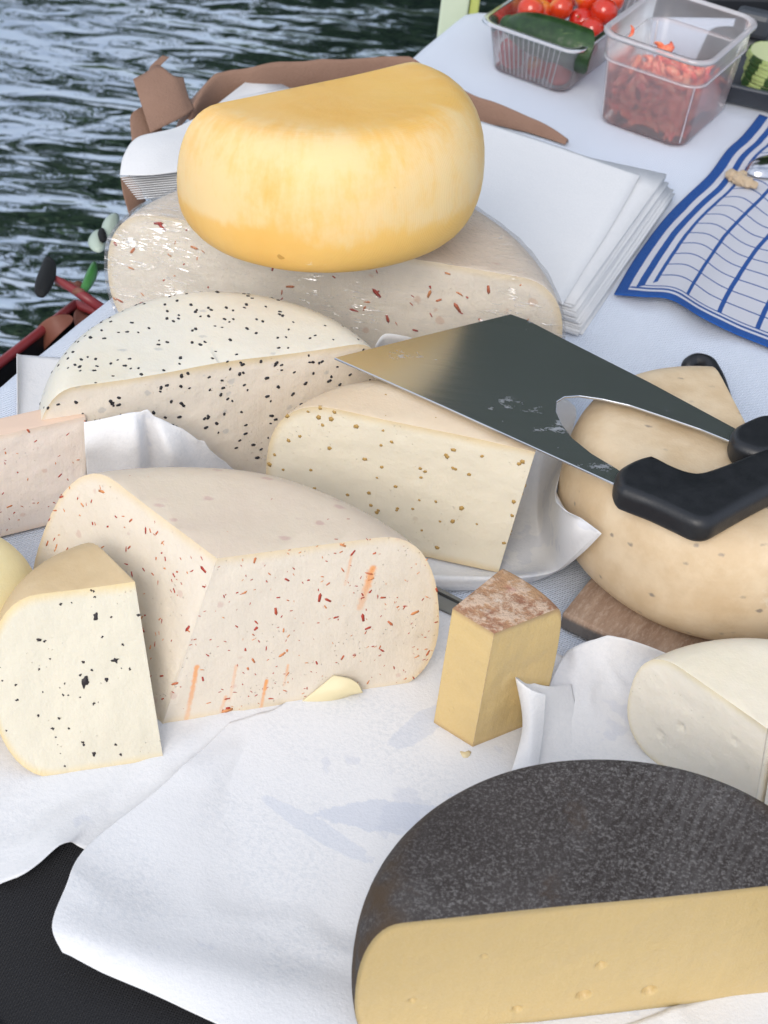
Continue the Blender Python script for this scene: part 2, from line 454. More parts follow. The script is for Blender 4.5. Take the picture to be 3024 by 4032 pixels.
def surf_points(ob, n, rs, zmin=None, test=None):
    me = ob.data; me.calc_loop_triangles()
    V = np.array([v.co[:] for v in me.vertices]); T = np.array([t.vertices[:] for t in me.loop_triangles])
    a, b, c = V[T[:, 0]], V[T[:, 1]], V[T[:, 2]]; cr = np.cross(b-a, c-a); ar = np.linalg.norm(cr, axis=1)/2
    pr_ = ar/ar.sum(); out = []; tries = 0
    while len(out) < n and tries < n*30:
        tries += 1
        k = rs.choice(len(T), p=pr_); r1, r2 = rs.random(2); s = math.sqrt(r1)
        p = a[k]*(1-s)+b[k]*s*(1-r2)+c[k]*s*r2; nm = Vector(cr[k]).normalized()
        if zmin is not None and p[2] < zmin: continue
        p = Vector(p)
        if test and not test(p, nm): continue
        out.append((p, nm))
    return out

def grain_mesh(name, sx, sy, sz, rs, sub=1, jag=.15):
    bm = bmesh.new(); bmesh.ops.create_icosphere(bm, subdivisions=sub, radius=1)
    for v in bm.verts:
        k = 1+rs.uniform(-jag, jag); v.co = Vector((v.co.x*sx*k*(1-.35*max(0, v.co.x)), v.co.y*sy*k, v.co.z*sz*k))
    me = bpy.data.meshes.new(name); bm.to_mesh(me); bm.free()
    me.polygons.foreach_set('use_smooth', [True]*len(me.polygons))
    return me

def scatter(name, pts, meshes, root, rs, smin=.7, smax=1.3, sink=.25, ang=None, stretch=0):
    for (p, nm) in pts:
        me = meshes[rs.randint(len(meshes))]
        o = bpy.data.objects.new(name, me); COL.objects.link(o); o.parent = root
        q = nm.to_track_quat('Z', 'Y'); s = rs.uniform(smin, smax)
        a = rs.uniform(0, 2*math.pi) if ang is None else ang+rs.normal()*.45
        o.rotation_mode = 'QUATERNION'
        from mathutils import Quaternion
        o.rotation_quaternion = q @ Quaternion((0, 0, 1), a)
        o.location = p - nm*sink*s*.001; o.scale = (s*(1+stretch*rs.random()), s, s)

# ================================================================== SETTING
# ---- water
m = M('canal water'); v = m.tc('Object')
cw = m.map(v, scale=(.32, 1, 1), rot=(0, 0, R_(-14)))
n1 = m.noise(6.5, 1, .4, vec=cw, dist=.9); n2 = m.noise(19, 1, .4, vec=m.map(v, scale=(.45, 1, 1), rot=(0, 0, R_(-20))), dist=.9); n3 = m.noise(1.8, 2, .5, vec=cw)
rip = m.smooth(m.noise(.8, 2), .35, .65, .5, 1.0)
hh = m.add(m.mul(m.add(m.mul(n1, 1.0), m.mul(n2, .22)), rip), m.mul(n3, 1.0))
m.set(Base_Color=(.010, .018, .022), Roughness=.02, Normal=m.bump(hh, .040, 1.0), IOR=9.0)
m.b.inputs['Specular Tint'].default_value = (.85, .92, 1, 1)
wat = from_py('water', [(-60, -40, -.8), (60, -40, -.8), (60, 90, -.8), (-60, 90, -.8)], [(0, 1, 2, 3)], None, m.m, False)
tag(wat, kind='structure')

# ---- table, quay, cloths.  The table's left edge runs along TE0 + t*TD
TE0 = Vector((-.374, .10, 0)); TD = Vector((.382, .924, 0)).normalized(); TN = Vector((TD.y, -TD.x, 0))   # TN points onto the table
FD = Vector((.97, .24, 0)).normalized()
mq = M('quay stone'); mq.set(Base_Color=mq.mix(mq.noise(6, 4), (.10, .10, .10), (.20, .19, .18)), Roughness=.9, Normal=mq.bump(mq.noise(40, 4), .004))
bm = bmesh.new(); q0 = TE0+TN*.03-TD*3; q1 = TE0+TN*.03+TD*1.02; q2 = q1+FD*6; q3 = q0+FD*8
vs = [bm.verts.new((p.x, p.y, z)) for z in (-1.6, -.745) for p in (q0, q1, q2, q3)]
for f in ((4, 7, 6, 5), (0, 1, 5, 4), (1, 2, 6, 5), (2, 3, 7, 6), (3, 0, 4, 7)): bm.faces.new([vs[k] for k in f])
bmesh.ops.recalc_face_normals(bm, faces=bm.faces[:])
tag(from_bm('quay', bm, None, mq.m, False), kind='structure')

mw = M('table wood'); mw.set(Base_Color=mw.mix(mw.noise(8, 4, vec=mw.map(scale=(1, 12, 1))), (.30, .19, .10), (.42, .29, .17)), Roughness=.6)
TABLE_C = Vector((.35, .3, -.745))
tb = empty('market_table', TABLE_C, 'long market stall table under the white cloth, carrying all the cheeses', 'table')
def tpt(a, b, z): p = TE0 + TD*a + TN*b; return Vector((p.x, p.y, z))
def quad_slab(name, pts, z0, z1, parent, mat):
    org = parent.location if parent else Vector(); n = len(pts)
    v = [Vector((p.x, p.y, z0))-org for p in pts]+[Vector((p.x, p.y, z1))-org for p in pts]
    f = [list(range(n))[::-1], list(range(n, 2*n))]+[(i, (i+1) % n, n+(i+1) % n, n+i) for i in range(n)]
    return from_py(name, v, f, parent, mat, False)
FRONT_Y = -.66
def left_at_y(y, off=0): t = (y-TE0.y)/TD.y; return TE0+TD*t+TN*off
A0 = left_at_y(FRONT_Y, .02); A1 = tpt(1.10, .02, 0); A2 = A1+FD*1.2; A3 = Vector((A2.x, FRONT_Y, 0))
quad_slab('table_top', [A0, A3, A2, A1], -.034, -.006, tb, mw.m)
for c_ in (A0+Vector((.12, .06, 0)), A3+Vector((-.1, .06, 0)), A2+Vector((-.12, -.12, 0)), A1+Vector((.08, -.12, 0))):
    quad_slab('leg', [c_+Vector(d) for d in ((-.025, -.025, 0), (.025, -.025, 0), (.025, .025, 0), (-.025, .025, 0))], -.745, -.034, tb, mw.m)

def cloth_mat(name, col, dark, weave_scale, rough=.8, bumpd=.0006, rot=0, wamt=.25):
    m = M(name); o = m.map(m.tc('Object'), rot=(0, 0, rot))
    a = m.wave(weave_scale, vec=o, axis='X'); b = m.wave(weave_scale, vec=o, axis='Y'); tw = m.wave(weave_scale*.6, vec=m.map(o, rot=(0, 0, .8)), axis='X')
    c = m.mix(m.mul(m.mul(a, b), wamt), col, dark); c = m.mix(m.mul(tw, wamt*.5), c, dark)
    h = m.add(m.add(m.add(a, b), m.mul(tw, .8)), m.mul(m.noise(12, 3), 1.5))
    m.set(Base_Color=c, Roughness=rough, Normal=m.bump(h, bumpd, .7)); m.b.inputs['Specular IOR Level'].default_value = .2
    m.b.inputs['Sheen Weight'].default_value = .1
    return m.m
mcloth = cloth_mat('white table linen', (.66, .71, .80), (.52, .58, .68), 130, rot=.35)
# cloth: a grid over the table that rolls over the left and far edges
def drape(name, parent_label, cat, mat, a_rng, b_rng, na, nb, zoff, hang, ra=.02, wr=.0015, seed=0, sides=('left', 'far'), xf=None):
    v = []; f = []
    for i in range(na):
        for j in range(nb):
            a = a_rng[0]+(a_rng[1]-a_rng[0])*i/(na-1); b = b_rng[0]+(b_rng[1]-b_rng[0])*j/(nb-1)
            z = zoff; aa, bb = a, b
            def roll(d):            # d: distance past the edge -> (horizontal, drop)
                if d <= 0: return d, 0
                L_ = ra*math.pi/2
                if d < L_: t = d/ra; return ra*math.sin(t), ra*(1-math.cos(t))
                return ra+(d-L_)*.10, ra+(d-L_)
            if 'left' in sides: h_, dz = roll(-b); bb = -h_ if b < 0 else b; z -= dz
            if 'far' in sides and a > 1.09: h_, dz = roll(a-1.09); aa = 1.09+h_; z -= dz
            p = tpt(aa, 0, 0)+FD*bb/ max(.1, FD.dot(TN)) if False else TE0+TD*aa+FD*(bb/FD.dot(TN))
            n_ = noise.noise(Vector((p.x*7, p.y*5, seed)))+.6*max(0, 1-abs(noise.noise(Vector((p.x*9+4, p.y*4, seed+3))))*5)
            z += wr*n_
            if b < 0: p += TN*(-.012*noise.noise(Vector((a*12, seed, 1)))*min(1, -b*10))
            v.append((p.x, p.y, z))
    for i in range(na-1):
        for j in range(nb-1): f.append((i*nb+j, i*nb+j+1, (i+1)*nb+j+1, (i+1)*nb+j))
    o = from_py(name, v, f, None, mat); md = o.modifiers.new('solid', 'SOLIDIFY'); md.thickness = .0015; md.offset = -1
    return tag(o, parent_label, cat)
drape('tablecloth', 'pale white linen tablecloth spread over the whole stall table', 'tablecloth', mcloth, (-.78, 1.45), (-.30, 1.5), 150, 120, 0, .3, wr=.0022)

mblack = cloth_mat('black cloth', (.012, .012, .014), (.028, .028, .032), 170, rough=.75, rot=.2)
rows = []
for xx in (-.75, -.45, -.2, 0, .3, .7, 1.2):
    r = []
    for k, (yy, zz) in enumerate(((-.30, .004), (-.40, .0045), (-.50, .004), (-.62, .003), (-.685, -.03), (-.70, -.15), (-.705, -.40))):
        r.append(Vector((xx+.012*math.sin(yy*20+xx*9), yy+.0*xx + (.02*noise.noise(Vector((xx*6, 0, 0))) if k > 3 else 0), zz)))
    rows.append(r)
bc = sheet('black_cloth', rows, None, mblack, n=8, amp=.001, freq=10, thick=.0012, floor=None)
tag(bc, 'plain black fabric covering the near edge of the table under the papers', 'cloth')
rc = sheet('red_cloth', [[Vector((-.30, -.53, .0085)), Vector((-.30, -.60, .0085))], [Vector((-.225, -.553, .009)), Vector((-.21, -.60, .0085))], [Vector((-.200, -.566, .008)), Vector((-.19, -.61, .0085))]], None,
           mapquick('red fabric', (.35, .02, .015), .8), n=6, thick=.001)
tag(rc, 'small corner of red fabric on the black cloth at the bottom left corner', 'cloth')

# ---- post and dark box beyond the table
mp = M('pale green paint'); mp.set(Base_Color=mp.mix(mp.noise(20, 3), (.50, .58, .42), (.60, .66, .50)), Roughness=.5)
pc = TE0+TD*1.135+TN*.02
post = empty('post', (pc.x-.066, pc.y+.02, -.745), 'pale green square post just past the far left corner of the table', 'post')
for nm_, s_, dx, mt_ in (('shaft', .040, 0, mp.m), ('trim_strip', .014, .028, mapquick('yellow green plastic', (.50, .55, .16), .45))):
    bm = bmesh.new(); box_bm(bm, Vector((dx, 0 if dx == 0 else -.006, .55)), (s_, s_, 1.10), bev=.003); from_bm(nm_, bm, post, mt_, False)
cr = empty('black_crate', (.86, 1.60, -.745), 'black plastic crate behind the far edge of the table', 'crate')
mblk = mapquick('black plastic', (.012, .013, .016), .5)
bm = bmesh.new(); rz = Matrix.Rotation(R_(13), 3, 'Z')
box_bm(bm, Vector((0, 0, .36)), (1.1, .40, .72), rot=rz, bev=.012); from_bm('body', bm, cr, mblk, False)
bm = bmesh.new(); box_bm(bm, Vector((0, 0, .735)), (1.14, .44, .03), rot=rz, bev=.008); from_bm('lid', bm, cr, mblk, False)

# ---- trees over the far water: their reflection darkens the right side of the canal
mleaf = M('leaf green'); mleaf.set(Base_Color=mleaf.mix(mleaf.noise(1.3, 3), (.018, .045, .012), (.045, .09, .022)), Roughness=.6)
mbark = M('bark'); mbark.set(Base_Color=mbark.mix(mbark.noise(5, 4), (.06, .045, .035), (.12, .10, .08)), Roughness=.9)
def tree(x, y, base, cz, rx, ry, rzz, n, seed, label):
    rs = np.random.RandomState(seed); root = empty('tree', (x, y, base), label, 'tree', 'trees on the far side of the canal')
    tube('trunk', [Vector((x, y, base)), Vector((x+.2, y, base+2.5)), Vector((x+.1, y+.2, cz)), Vector((x, y, cz+rzz*.6))], [.38, .30, .2, .06], root, mbark.m, seg=10, up=Vector((0, 1, 0)))
    for k in range(6):
        a = rs.uniform(0, 6.28); p0 = Vector((x+.1, y+.1, base+2.5+k*.6)); d = Vector((math.cos(a), math.sin(a), .7))
        tube('limb', [p0, p0+d*rx*.4, p0+d*rx*.75+Vector((0, 0, .3))], [.12, .07, .03], root, mbark.m, seg=7, sub=3)
    cl = [(rs.normal(size=3)) for _ in range(64)]
    cl = [c/np.linalg.norm(c)*rs.uniform(.45, 1.0) for c in cl]
    c = np.array([cl[k] for k in rs.randint(len(cl), size=n)]); off = rs.normal(size=(n, 3))*.19
    p = (c+off)*[rx, ry, rzz]+[0, 0, cz-base]
    u = rs.normal(size=(n, 3)); u /= np.linalg.norm(u, axis=1)[:, None]; w_ = np.cross(u, rs.normal(size=(n, 3))); w_ /= np.linalg.norm(w_, axis=1)[:, None]
    s = rs.uniform(.12, .27, (n, 1))
    V = np.stack([p-u*s, p+w_*s*.55, p+u*s, p-w_*s*.55], 1).reshape(-1, 3); F = np.arange(n*4).reshape(-1, 4)
    me = bpy.data.meshes.new('crown'); me.from_pydata(V.tolist(), [], F.tolist()); me.update(); link('crown', me, root, mleaf.m, False)
mbank = M('grass bank'); mbank.set(Base_Color=(.05, .08, .03), Roughness=.9)
bank = from_py('far_bank', [(-60, 22, -.79), (60, 22, -.79), (60, 24, .5), (-60, 24, .5), (60, 140, 1.5), (-60, 140, 1.5)], [(0, 1, 2, 3), (3, 2, 4, 5)], None, mbank.m, False); tag(bank, kind='structure')
bpost = None
tree(3.7, 12.5, -1.2, 8.8, 6.6, 4.6, 7.2, 60000, 3, 'broad leafy tree leaning over the canal behind the stall')
tree(8.0, 14, -1.2, 8.5, 6.0, 5.0, 7.5, 30000, 5, 'tall leafy tree right of the broad canal tree')
tree(3.2, 23, .5, 7.0, 6.0, 5.0, 7.5, 22000, 8, 'leafy tree on the far bank behind the broad canal tree')

# ================================================================== PLANTER AT THE TABLE'S LEFT EDGE
mblkpl = mapquick('planter black', (.010, .010, .012), .6)
mred = M('red enamel'); mred.set(Base_Color=mred.mix(mred.noise(30, 3), (.17, .016, .022), (.25, .035, .035)), Roughness=.4)
R0 = P(298, 1197, -.1); Rd = TD; Rn = TN
pl_o = R0 - Rd*.35 + Rn*.03; pl_o.z = -.30
planter = empty('planter_box', pl_o, 'narrow black planter box with red rims hanging beside the table over the water', 'planter')
def pw(a, b, z): return R0 + Rd*a + Rn*b + Vector((0, 0, z+.1)) - pl_o
def wall(name, a0, a1, b0, b1, z0, z1, mt):
    v = [pw(a, b, z) for z in (z0, z1) for a, b in ((a0, b0), (a1, b0), (a1, b1), (a0, b1))]
    return from_py(name, v, [(0, 3, 2, 1), (4, 5, 6, 7), (0, 1, 5, 4), (1, 2, 6, 5), (2, 3, 7, 6), (3, 0, 4, 7)], planter, mt, False)
wall('side_wall', -.8, .0, -.003, .003, -.30, -.105, mblkpl); wall('side_wall', -.8, 0, .072, .078, -.30, -.105, mblkpl)
wall('end_wall', 0, .005, -.003, .078, -.30, -.105, mblkpl); wall('end_wall', -.805, -.8, -.003, .078, -.30, -.105, mblkpl)
wall('floor', -.8, 0, .003, .072, -.30, -.295, mblkpl)
wall('soil', -.8, 0, .003, .072, -.29, -.22, mapquick('dark soil', (.012, .010, .008), .95))
tube('rim', [pl_o+pw(-.8, 0, -.1), pl_o+pw(-.4, 0, -.1), pl_o+pw(0, 0, -.1)], .0055, planter, mred.m)
tube('rim', [pl_o+pw(-.8, .075, -.1), pl_o+pw(-.4, .075, -.1), pl_o+pw(0, .075, -.1)], .0055, planter, mred.m)
tube('rim', [pl_o+pw(0, 0, -.1), pl_o+pw(0, .075, -.1)], .0055, planter, mred.m)
mbrl = M('brown leaf'); mbrl.set(Base_Color=mbrl.mix(mbrl.noise(30, 4), (.14, .045, .03), (.24, .09, .055)), Roughness=.6)
mgrl = M('green leaf'); mgrl.set(Base_Color=mgrl.mix(mgrl.noise(40, 3), (.03, .14, .03), (.06, .24, .05)), Roughness=.4)
mwax = mapquick('white petals', (.42, .50, .42), .5)
mdk = mapquick('dark leaf', (.004, .005, .006), .85)
plant = empty('plant', R0+Rn*.05-Rd*.06+Vector((0, 0, -.12)), 'plant with red jointed stem, dark paddle leaf and pale petals behind the wrapped cheese', 'plant')
def leaf(name, pts, wd, mat, parent, cup=.2, up=Vector((0, 0, 1)), n=8):
    c = catmull(pts, n); N = len(c); rows = []
    for k in (-1, -.5, 0, .5, 1):
        r = []
        for i, p in enumerate(c):
            t = i/(N-1); d = (c[min(i+1, N-1)]-c[max(i-1, 0)]).normalized(); s = d.cross(up).normalized()
            ww = wd*math.sin(math.pi*min(1, t*.94+.04))**.7
            r.append(p+s*k*ww + up*cup*ww*(k*k))
        rows.append(r)
    return sheet(name, rows, parent, mat, n=2, thick=.0012)
st = [P(400, 1215, -.06), P(350, 1180, -.05), P(290, 1140, -.045), P(215, 1095, -.04)]
tube('stem', st, [.0058, .0055, .005, .0036], plant, mred.m, seg=10)
tube('stem_tip', [P(215, 1095, -.04), P(195, 1083, -.038), P(176, 1074, -.036)], [.003, .0022, .0012], plant, mapquick('pale stem tip', (.45, .47, .5), .4), seg=8)
for (x, y) in ((240, 1112), (262, 1124), (310, 1150)):
    bm = bmesh.new(); bmesh.ops.create_uvsphere(bm, u_segments=10, v_segments=6, radius=.0075, matrix=Matrix.Translation(P(x, y, -.045)-plant.location) @ Matrix.Diagonal((1, .6, .7, 1)))
    from_bm('stem_node', bm, plant, mbrl.m)
def flat_leaf(name, out, z, mat, parent, th=.002, tilt=0.0):
    pts = [P(x, y, z) for x, y in out]; pts = catmull(pts, 5, closed=True); org = parent.location
    c = sum(pts, Vector())/len(pts)
    N = len(pts); v = []; f = []
    for k, s in enumerate((1, .7, .35)):
        for p in pts: q = c+(p-c)*s; v.append(q-org+Vector((0, 0, .006*(1-s*s)+tilt*(q.y-c.y))))
    v.append(c-org+Vector((0, 0, .006)))
    for k in range(2):
        for i in range(N): f.append((k*N+i, k*N+(i+1) % N, (k+1)*N+(i+1) % N, (k+1)*N+i))
    for i in range(N): f.append((2*N+i, 2*N+(i+1) % N, 3*N))
    o = from_py(name, v, f, parent, mat); md = o.modifiers.new('s', 'SOLIDIFY'); md.thickness = th; return o
flat_leaf('paddle_leaf', [(186, 1020), (208, 1035), (214, 1065), (207, 1110), (180, 1165), (160, 1172), (143, 1160), (150, 1110), (168, 1060)], -.037, mdk, plant, th=.003)
flat_leaf('leaf', [(372, 1035), (378, 1080), (362, 1120), (340, 1150), (318, 1152), (332, 1110), (352, 1065)], -.05, mgrl.m, plant)
flat_leaf('leaf', [(322, 1110), (300, 1128), (272, 1130), (258, 1118), (268, 1134), (300, 1150), (330, 1135)], -.055, mbrl.m, plant)
flat_leaf('petal', [(352, 965), (358, 935), (385, 910), (410, 930), (412, 975), (395, 995), (370, 990)], -.05, mwax, plant)
flat_leaf('petal', [(405, 900), (420, 865), (448, 845), (465, 855), (460, 900), (435, 935), (412, 940)], -.045, mwax, plant)
flat_leaf('petal_centre', [(392, 915), (402, 905), (412, 925), (416, 950), (402, 955), (394, 935)], -.0415, mdk, plant)
for pts, wd in (([P(120, 1420, -.16), P(150, 1350, -.12), P(215, 1285, -.09), P(285, 1250, -.085)], .012), ([P(345, 1210, -.12), P(330, 1260, -.1), P(350, 1330, -.11)], .012), ([P(40, 1440, -.17), P(80, 1400, -.14), P(100, 1380, -.13)], .008)):
    leaf('dry_leaf', pts, wd, mbrl.m, planter, up=Vector((.3, -.5, .8)).normalized())

# ================================================================== PAPERS
mpaper = paper_mat()
mpaper_oil = paper_mat('greaseproof paper', oil=[(.045, -.355, .070, .016, .05, .5), (-.02, -.375, .05, .009, -.5, .35), (.05, -.26, .035, .012, .9, .4), (.12, -.33, .05, .012, .0, .4)], mott=1.6)
def paper(name, label, rows, mat=mpaper, n=9, amp=.002, freq=14, seed=0, thick=.0004, floor=.002, group=None, cat='paper'):
    rr = [[(P(*p) if len(p) == 3 else p[0]) for p in r] for r in rows]
    o = sheet(name, rr, None, mat, n=n, amp=amp, freq=freq, thick=thick, seed=seed, floor=floor)
    tag(o, label, cat, group); return o
paper('paper_sheet', 'large white greaseproof paper sheet spread across the foreground over the black cloth', [
    [(905, 2840, .009), (655, 3090, .014), (350, 3325, .026), (258, 3490, .034), (205, 3640, .036), (245, 3752, .030)],
    [(1010, 2810, .008), (800, 3120, .011), (540, 3420, .018), (420, 3580, .028), (360, 3700, .034), (400, 3830, .026)],
    [(1150, 2760, .003), (960, 3100, .005), (760, 3450, .010), (680, 3650, .020), (640, 3790, .028), (640, 3935, .022)],
    [(1500, 2420, .003), (1320, 3000, .003), (1170, 3480, .005), (1110, 3740, .012), (1090, 3900, .022), (1060, 4130, .020)],
    [(1775, 2400, .003), (1740, 2950, .003), (1700, 3500, .004), (1680, 3800, .008), (1660, 4000, .014), (1620, 4350, .012)],
    [(2240, 2612, .003), (2280, 3000, .003), (2320, 3500, .003), (2330, 3800, .004), (2340, 4050, .006), (2360, 4450, .008)],
    [(2700, 2800, .003), (2750, 3100, .003), (2850, 3500, .003), (2900, 3800, .003), (2950, 4050, .003), (3000, 4450, .003)]],
    mat=mpaper_oil, n=14, amp=.0038, freq=11, seed=1, floor=.0078)
paper('paper_sheet', 'wrinkled white paper under the truffle wedge at the left, over the black cloth', [
    [(-250, 2800, .003), (-250, 3200, .004), (-260, 3600, .006)],
    [(60, 2800, .003), (40, 3150, .004), (-10, 3490, .010)],
    [(330, 2760, .003), (240, 3100, .006), (105, 3440, .016)],
    [(600, 2700, .003), (430, 3080, .006), (255, 3325, .018)],
    [(780, 2680, .003), (600, 3080, .004), (335, 3345, .010)],
    [(1200, 2650, .003), (900, 3100, .004), (600, 3500, .006)]], amp=.0045, freq=16, seed=2, n=12, floor=.0062)
paper('paper_sheet', 'flat white paper with curled left edge under the black seeded cheese', [
    [(74, 1470, .006), (70, 1600, .004), (66, 1800, .003)],
    [(66, 1398, .022), (68, 1560, .014), (66, 1780, .004)],
    [(90, 1398, .010), (92, 1580, .006), (95, 1790, .003)],
    [(230, 1408, .004), (240, 1600, .004), (250, 1850, .003)],
    [(520, 1425, .003), (560, 1620, .003), (560, 1850, .003)]], amp=.0, seed=3)
paper('paper_sheet', 'crumpled translucent white paper standing between the seeded cheese and the big red flecked wedge', [
    [(330, 1652, .118), (335, 1760, .098), (345, 1900, .040)],
    [(430, 1628, .124), (440, 1740, .100), (450, 1950, .030)],
    [(520, 1617, .126), (540, 1740, .104), (540, 2000, .020)],
    [(575, 1632, .120), (590, 1770, .080), (620, 2000, .012)],
    [(640, 1660, .112), (670, 1800, .084), (700, 2010, .006)],
    [(740, 1722, .092), (770, 1830, .060), (800, 2010, .003)],
    [(850, 1798, .064), (880, 1870, .036), (900, 2000, .003)],
    [(985, 1895, .020), (1000, 1930, .012), (1020, 2000, .003)]], n=10, amp=.008, freq=22, seed=4, floor=.002)
paper('paper_sheet', 'white paper with rolled rim under the cumin seed wedge, curling up beside the tan cheese', [
    [(1450, 2322, .003), (1450, 2300, .010), (1450, 2266, .016), (1450, 2238, .003), (1500, 2000, .003), (1550, 1750, .003), (1600, 1560, .003)],
    [(1700, 2324, .003), (1700, 2302, .010), (1700, 2264, .016), (1700, 2240, .003), (1750, 2000, .003), (1800, 1700, .003), (1800, 1560, .003)],
    [(1900, 2320, .004), (1900, 2300, .011), (1905, 2270, .018), (1900, 2238, .003), (1930, 2000, .003), (1960, 1750, .003), (1980, 1560, .003)],
    [(2060, 2298, .006), (2065, 2284, .013), (2075, 2264, .020), (2060, 2225, .004), (2060, 2020, .003), (2080, 1800, .003), (2100, 1540, .004)],
    [(2190, 2252, .018), (2188, 2246, .022), (2186, 2238, .022), (2160, 2160, .012), (2120, 2010, .004), (2140, 1820, .006), (2200, 1560, .012)],
    [(2290, 2180, .074), (2282, 2172, .077), (2275, 2160, .080), (2240, 2080, .094), (2195, 1970, .070), (2185, 1850, .045), (2260, 1600, .035)],
    [(2368, 2104, .112), (2362, 2098, .113), (2350, 2088, .114), (2290, 2045, .115), (2213, 2003, .122), (2190, 1930, .085), (2270, 1640, .050)]],
    n=9, amp=.0012, seed=5, floor=.0015)
paper('paper_sheet', 'white paper with a round upturned edge behind the white goat cheese', [
    [(2140, 2760, .030), (2130, 2860, .018), (2110, 3060, .010), (2100, 3300, .007)],
    [(2212, 2600, .018), (2235, 2740, .022), (2200, 2960, .012), (2150, 3300, .007)],
    [(2262, 2552, .030), (2300, 2720, .020), (2320, 2960, .010), (2320, 3300, .007)],
    [(2350, 2514, .040), (2370, 2680, .018), (2400, 2950, .009), (2420, 3300, .007)],
    [(2450, 2506, .046), (2480, 2660, .018), (2500, 2900, .009), (2520, 3300, .007)],
    [(2600, 2556, .036), (2620, 2640, .018), (2640, 2860, .009), (2650, 3300, .007)],
    [(2700, 2620, .024), (2740, 2760, .012), (2800, 2960, .009), (2850, 3300, .007)]], n=9, amp=.0045, freq=22, seed=6, floor=.007)
paper('paper_fold', 'narrow upright fold of white paper in front of the small yellow wedge', [
    [(2150, 2735, .066), (2140, 2880, .036), (2112, 3060, .010)],
    [(2090, 2715, .072), (2090, 2880, .040), (2080, 3060, .012)],
    [(2030, 2668, .074), (2036, 2740, .060), (2058, 2860, .034), (2030, 2950, .020), (2004, 3070, .010)][::2],
    [(2075, 2680, .060), (2090, 2860, .030), (2060, 3060, .008)],
    [(2160, 2700, .050), (2200, 2850, .022), (2220, 3060, .008)],
    [(2250, 2690, .030), (2280, 2850, .014), (2300, 3060, .008)]], n=8, amp=.001, seed=7)
paper('paper_corner', 'little corner of white paper poking up between the wrapped cheese and the knife blade', [
    [(1478, 1362, .120), (1480, 1480, .06)], [(1518, 1315, .128), (1530, 1480, .06)], [(1620, 1330, .122), (1640, 1480, .06)]], amp=0, n=6)
paper('paper_sheet', 'white paper under the front of the dark rinded cheese at the bottom right', [
    [(2450, 4040, .009), (2400, 4300, .009)], [(2700, 3950, .009), (2700, 4300, .009)], [(2900, 3880, .012), (2900, 4300, .010)], [(3150, 3800, .010), (3200, 4300, .009)]], amp=.004, freq=20, seed=9, floor=.0075)

# ================================================================== CHEESES
def cheese(label, cat, c, z0, R, h, a, planes, mat_r, mat_c, name='cheese', rot=None, seed=0, group=None, **k):
    """planes: list of (world point, world normal)"""
    root = empty(name, (c[0], c[1], z0), label, cat, group, rot=rot or (0, 0, 0))
    bpy.context.view_layer.update()
    Mi = root.matrix_world.inverted(); Ri = Mi.to_3x3()
    cuts = [(Mi @ Vector(p), (Ri @ Vector(n)).normalized()) for p, n in planes]
    kk = {x: k.pop(x) for x in ('p', 'wob', 'bev', 'seg', 'n', 'squash') if x in k}
    if 'holes' in k: k['holes'] = [(Mi @ hp, hr, hd) for hp, hr, hd in k['holes']]
    bm = cheese_solid(R, h, a, cuts, seed=seed, **kk)
    rind, caps = split_solid(bm, cuts, root, 'cut_face', mat_r, mat_c, seed=seed, **k)
    return root, rind, caps, cuts
def nrm(a, b=None):
    v = Vector(a) if b is None else Vector(b)-Vector(a); return v.normalized()
def plane3(T, B, Dh, front):
    """plane holding edge T-B and the horizontal direction Dh; normal on the side of 'front'"""
    n = (Vector(B)-Vector(T)).cross(Vector((Dh[0], Dh[1], 0))).normalized()
    if n.dot(Vector(front)) < 0: n = -n
    return (Vector(T), n)

# --- mature cheese in dark rind, cut face to the camera
mblr = M('dark rind'); o_ = mblr.tc()
sp = mblr.noise(430, 5, .85); sp2 = mblr.noise(12, 4, .6); zz_ = mblr.xyz()
c = mblr.mix(mblr.smooth(sp2, .35, .7), (.045, .036, .033), (.075, .064, .060))
c = mblr.mix(mblr.mul(mblr.smooth(sp, .50, .60), mblr.smooth(mblr.noise(5, 3), .25, .62, .25, .95)), c, (.24, .225, .215))
c = mblr.mix(mblr.mul(mblr.smooth(mblr.noise(520, 2), .62, .70), .35), c, (.30, .28, .25))
c = mblr.mix(mblr.mul(mblr.smooth(mblr.noise(16, 4, .7), .58, .68), .5), c, (.07, .038, .018))
rr_b = mblr.plen(zz_[0], mblr.mul(zz_[1], 1.15)); c = mblr.mix(mblr.mul(mblr.smooth(rr_b, .128, .150), mblr.smooth(mblr.noise(45, 3), .35, .65)), c, (.085, .055, .032))
c = mblr.mix(mblr.smooth(mblr.noise(8, 3), .50, .70, 0, .35), c, (.19, .18, .175))
rid = mblr.wave(38, vec=mblr.map(rot=(0, 0, R_(24))), dist=4.0, detail=3)
rmask = mblr.mul(mblr.smooth(zz_[0], -.06, .03), mblr.smooth(mblr.noise(14, 3), .34, .6, .25, 1))
c = mblr.mix(mblr.mul(mblr.mul(mblr.smooth(rid, .5, .9), rmask), .40), c, (.15, .14, .135))
lig = mblr.add(mblr.wave(150, axis='Z'), mblr.wave(150, vec=mblr.map(rot=(0, 0, .3)), axis='X'))
hg = mblr.add(mblr.add(mblr.mul(sp, 1.6), mblr.mul(mblr.mul(rid, rmask), 1.0)), mblr.mul(mblr.mul(lig, mblr.smooth(zz_[2], .118, .10, .25, 1)), .45))
mblr.set(Base_Color=c, Roughness=.78, Normal=mblr.bump(hg, .0012, .9)); mblr.b.inputs['Specular IOR Level'].default_value = .3
BR, BH, BA = .161, .126, .024
BC = (.174, -.5005)
mblp = paste_mat('golden paste', (.55, .395, .16), (.36, .26, .10), BR, BH, BA, edge0=.90, rough=.38, pits=.15, sss=.35, mott=.05)
